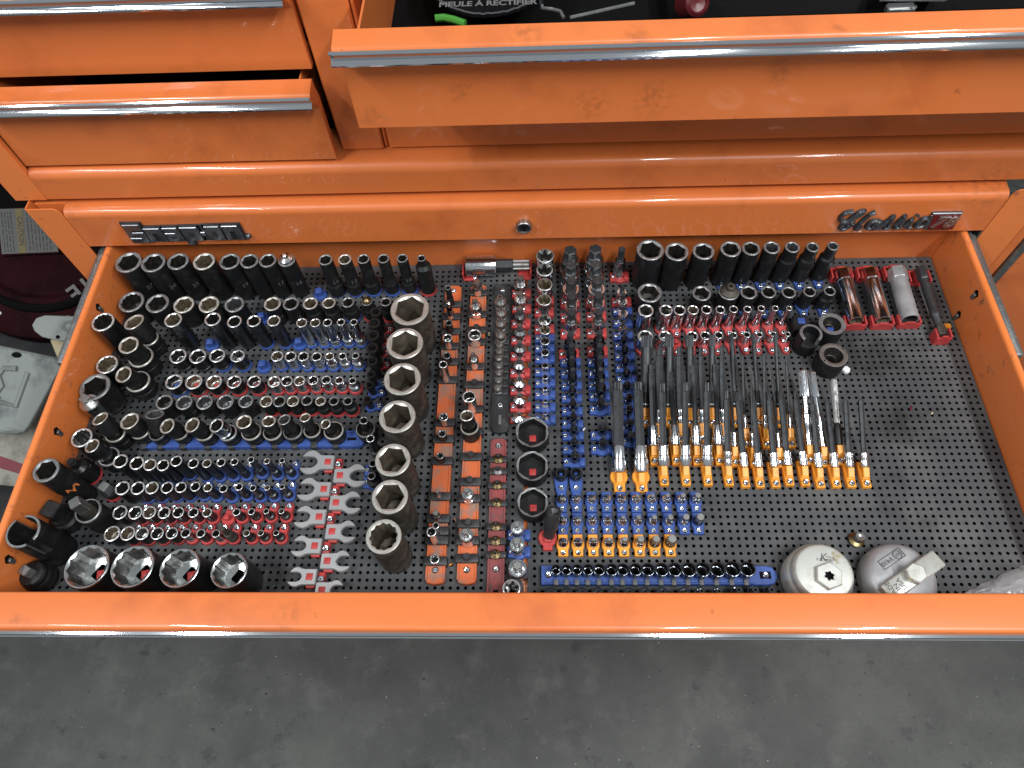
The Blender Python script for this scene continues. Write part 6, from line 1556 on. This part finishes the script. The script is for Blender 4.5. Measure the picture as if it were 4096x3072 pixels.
obj('oval_slot', MB().lathe([(.006, .0034), (.00005, .0034)], 20, 0), black, t, M=P1 @ Matrix.Translation((-.006, .064, 0)) @ Matrix.Scale(1.7, 4, (1, 0, 0)))
C0 = basis((.10, -.38, .92), (.995, -.08, -.1), (-1.110, .620, -.430)); t = thing('parts_carton', 'white and red parts carton with blue tape below the cover plate', 'carton', None, (-1.110, .620, -.430)); C1 = C0.copy(); C1.translation = Vector((0, 0, 0))
obj('box', MB().box(-.20, .072, -.075, .110, -.16, 0, 0, .002), carton, t, M=C1)
obj('red_band', MB().prism([(-.20, -.012), (.060, -.058), (.061, -.040), (-.20, .022)], .0002, .0008), carton_red, t, M=C1)
text_obj('lettering', 'MI', ink, t, C1 @ Matrix.Translation((.035, -.060, .0012)) @ Matrix.Rotation(radians(-2), 4, 'Z'))
obj('blue_tape', MB().box(.030, .060, .040, .082, .0003, .0010), blue_pl, t, M=C1); obj('blue_tape_window', MB().box(.038, .052, .052, .070, .0011, .0016), carton, t, M=C1)
# shelf on which they stand
sh = tag(obj('side_bench', MB().box(-1.9, -.80, .40, 1.9, -.62, -.60), bench_dark), 'dark metal bench left of the cabinet', 'bench')

# ================================================================== CONTENTS OF THE UPPER RIGHT DRAWER
t = thing('grinding_disc', 'black grinding disc with white lettering in the upper open drawer', 'grinding disc', None, (-.058, .868, .414))
n = 96; rg = [(.074 + rr_.uniform(-.0012, .0012)) for _ in range(n)]
obj('disc', MB().rings([[(r * cos(2 * pi * i / n), r * sin(2 * pi * i / n), z) for i, r in enumerate(rg)] for z in (0, .004)], 0, None, True, True), liner, t)
obj('edge_grit', MB().rings([[(r * k * cos(2 * pi * i / n), r * k * sin(2 * pi * i / n), .0042 - (1 - k) * .004) for i, r in enumerate(rg)] for k in (1.0, .95)], 0), engrave, t)
text_obj('lettering', 'meule', white_print, t, Matrix.Translation((0, -.053, .0046)))
t = thing('green_clip', 'bright green plastic clip at the edge of the upper drawer', 'clip', None, (-.1035, .784, .418))
obj('arm', MB().tube([(-.016, .006, 0), (-.006, .007, 0), (.006, .001, .001), (.020, -.006, 0)], .0042, 8), green_pl, t)
t = thing('hook_tool', 'grey hooked steel tool in the upper drawer', 'hook', None, (.010, .795, .420))
obj('hook', MB().tube([(-.004, .016, .004), (-.003, .002, .002), (.008, .001, .001), (.018, -.002, 0), (.022, -.012, -.002)], .0022, 8), slide_grey, t); obj('bright_tip', MB().tube([(-.0035, .018, .004), (-.0035, .004, .004)], .0020, 8), zinc, t)
t = thing('steel_rod', 'thin grey steel rod lying in the upper drawer', 'rod', None, (.075, .790, .420)); obj('rod', MB().tube([(-.036, -.010, 0), (.040, .014, 0)], .0022, 8), slide_grey, t)
t = thing('spray_bottle', 'dark red rounded bottle end in the upper drawer', 'bottle', None, (.186, .800, .420)); obj('cap', MB().lathe([(.014, -.03), (.0145, .006), (.011, .010), (.009, .006), (.0002, .004)], 32, 0), bottle_red, t, M=Matrix.Rotation(radians(55), 4, 'X') @ Matrix.Rotation(radians(12), 4, 'Y'))
t = thing('steel_bracket', 'grey steel bracket near the right end of the upper drawer', 'bracket', None, (.440, .795, .420)); obj('plate', MB().prism([(-.045, -.002), (.026, -.006), (.034, -.002), (.036, .03), (-.045, .03)], 0, .003, 0, .001), slide_grey, t); obj('lug', MB().box(-.038, -.006, -.016, -.004, -.008, 0, 0, .002).lathe([(.005, -.0005), (.003, .0005)], 16, 0, Matrix.Translation((-.010, -.012, 0))), slide_grey, t)
# dark right part of the upper drawer: one low black box
tag(obj('black_box', MB().box(-.26, .26, -.05, .08, 0, .035, 0, .012), liner, None, (.42, .862, .372)), 'low black box at the right of the upper drawer', 'case')

# ================================================================== loose debris on the boards
DEBRIS = [(.0629, .4537, .0062, .9, white_pl, 'small white shaving lying right of the left hex bit column'), (.5338, .4841, .0088, 1.0, badge_red, 'thin reddish sliver lying on the empty right pegboard'), (.5607, .4751, .0050, .8, wood, 'tiny tan flake lying on the empty right pegboard'), (-.0792, .6214, .0090, 1.5, wood, 'thin tan splinter between the right orange rail and black rail'), (-.1170, .3176, .0080, 2.1, orange_pl, 'small orange plastic flake between the two orange rails'), (-.1199, .2570, .0050, .4, yellow_pl, 'tiny yellow flake between the two orange rails')]
for x, y, l, a, m, lb in DEBRIS:
    mb = MB().prism([(-l / 2, -.0008), (0, -.0013), (l / 2, -.0005), (l / 2 * .9, .0007), (0, .0012), (-l / 2 * .8, .0008)], 0, .0009, 0, .0002)
    tag(obj('shaving', mb, m, None, (x, y, .0003), a), lb, 'shaving', 'loose shavings on the pegboards')
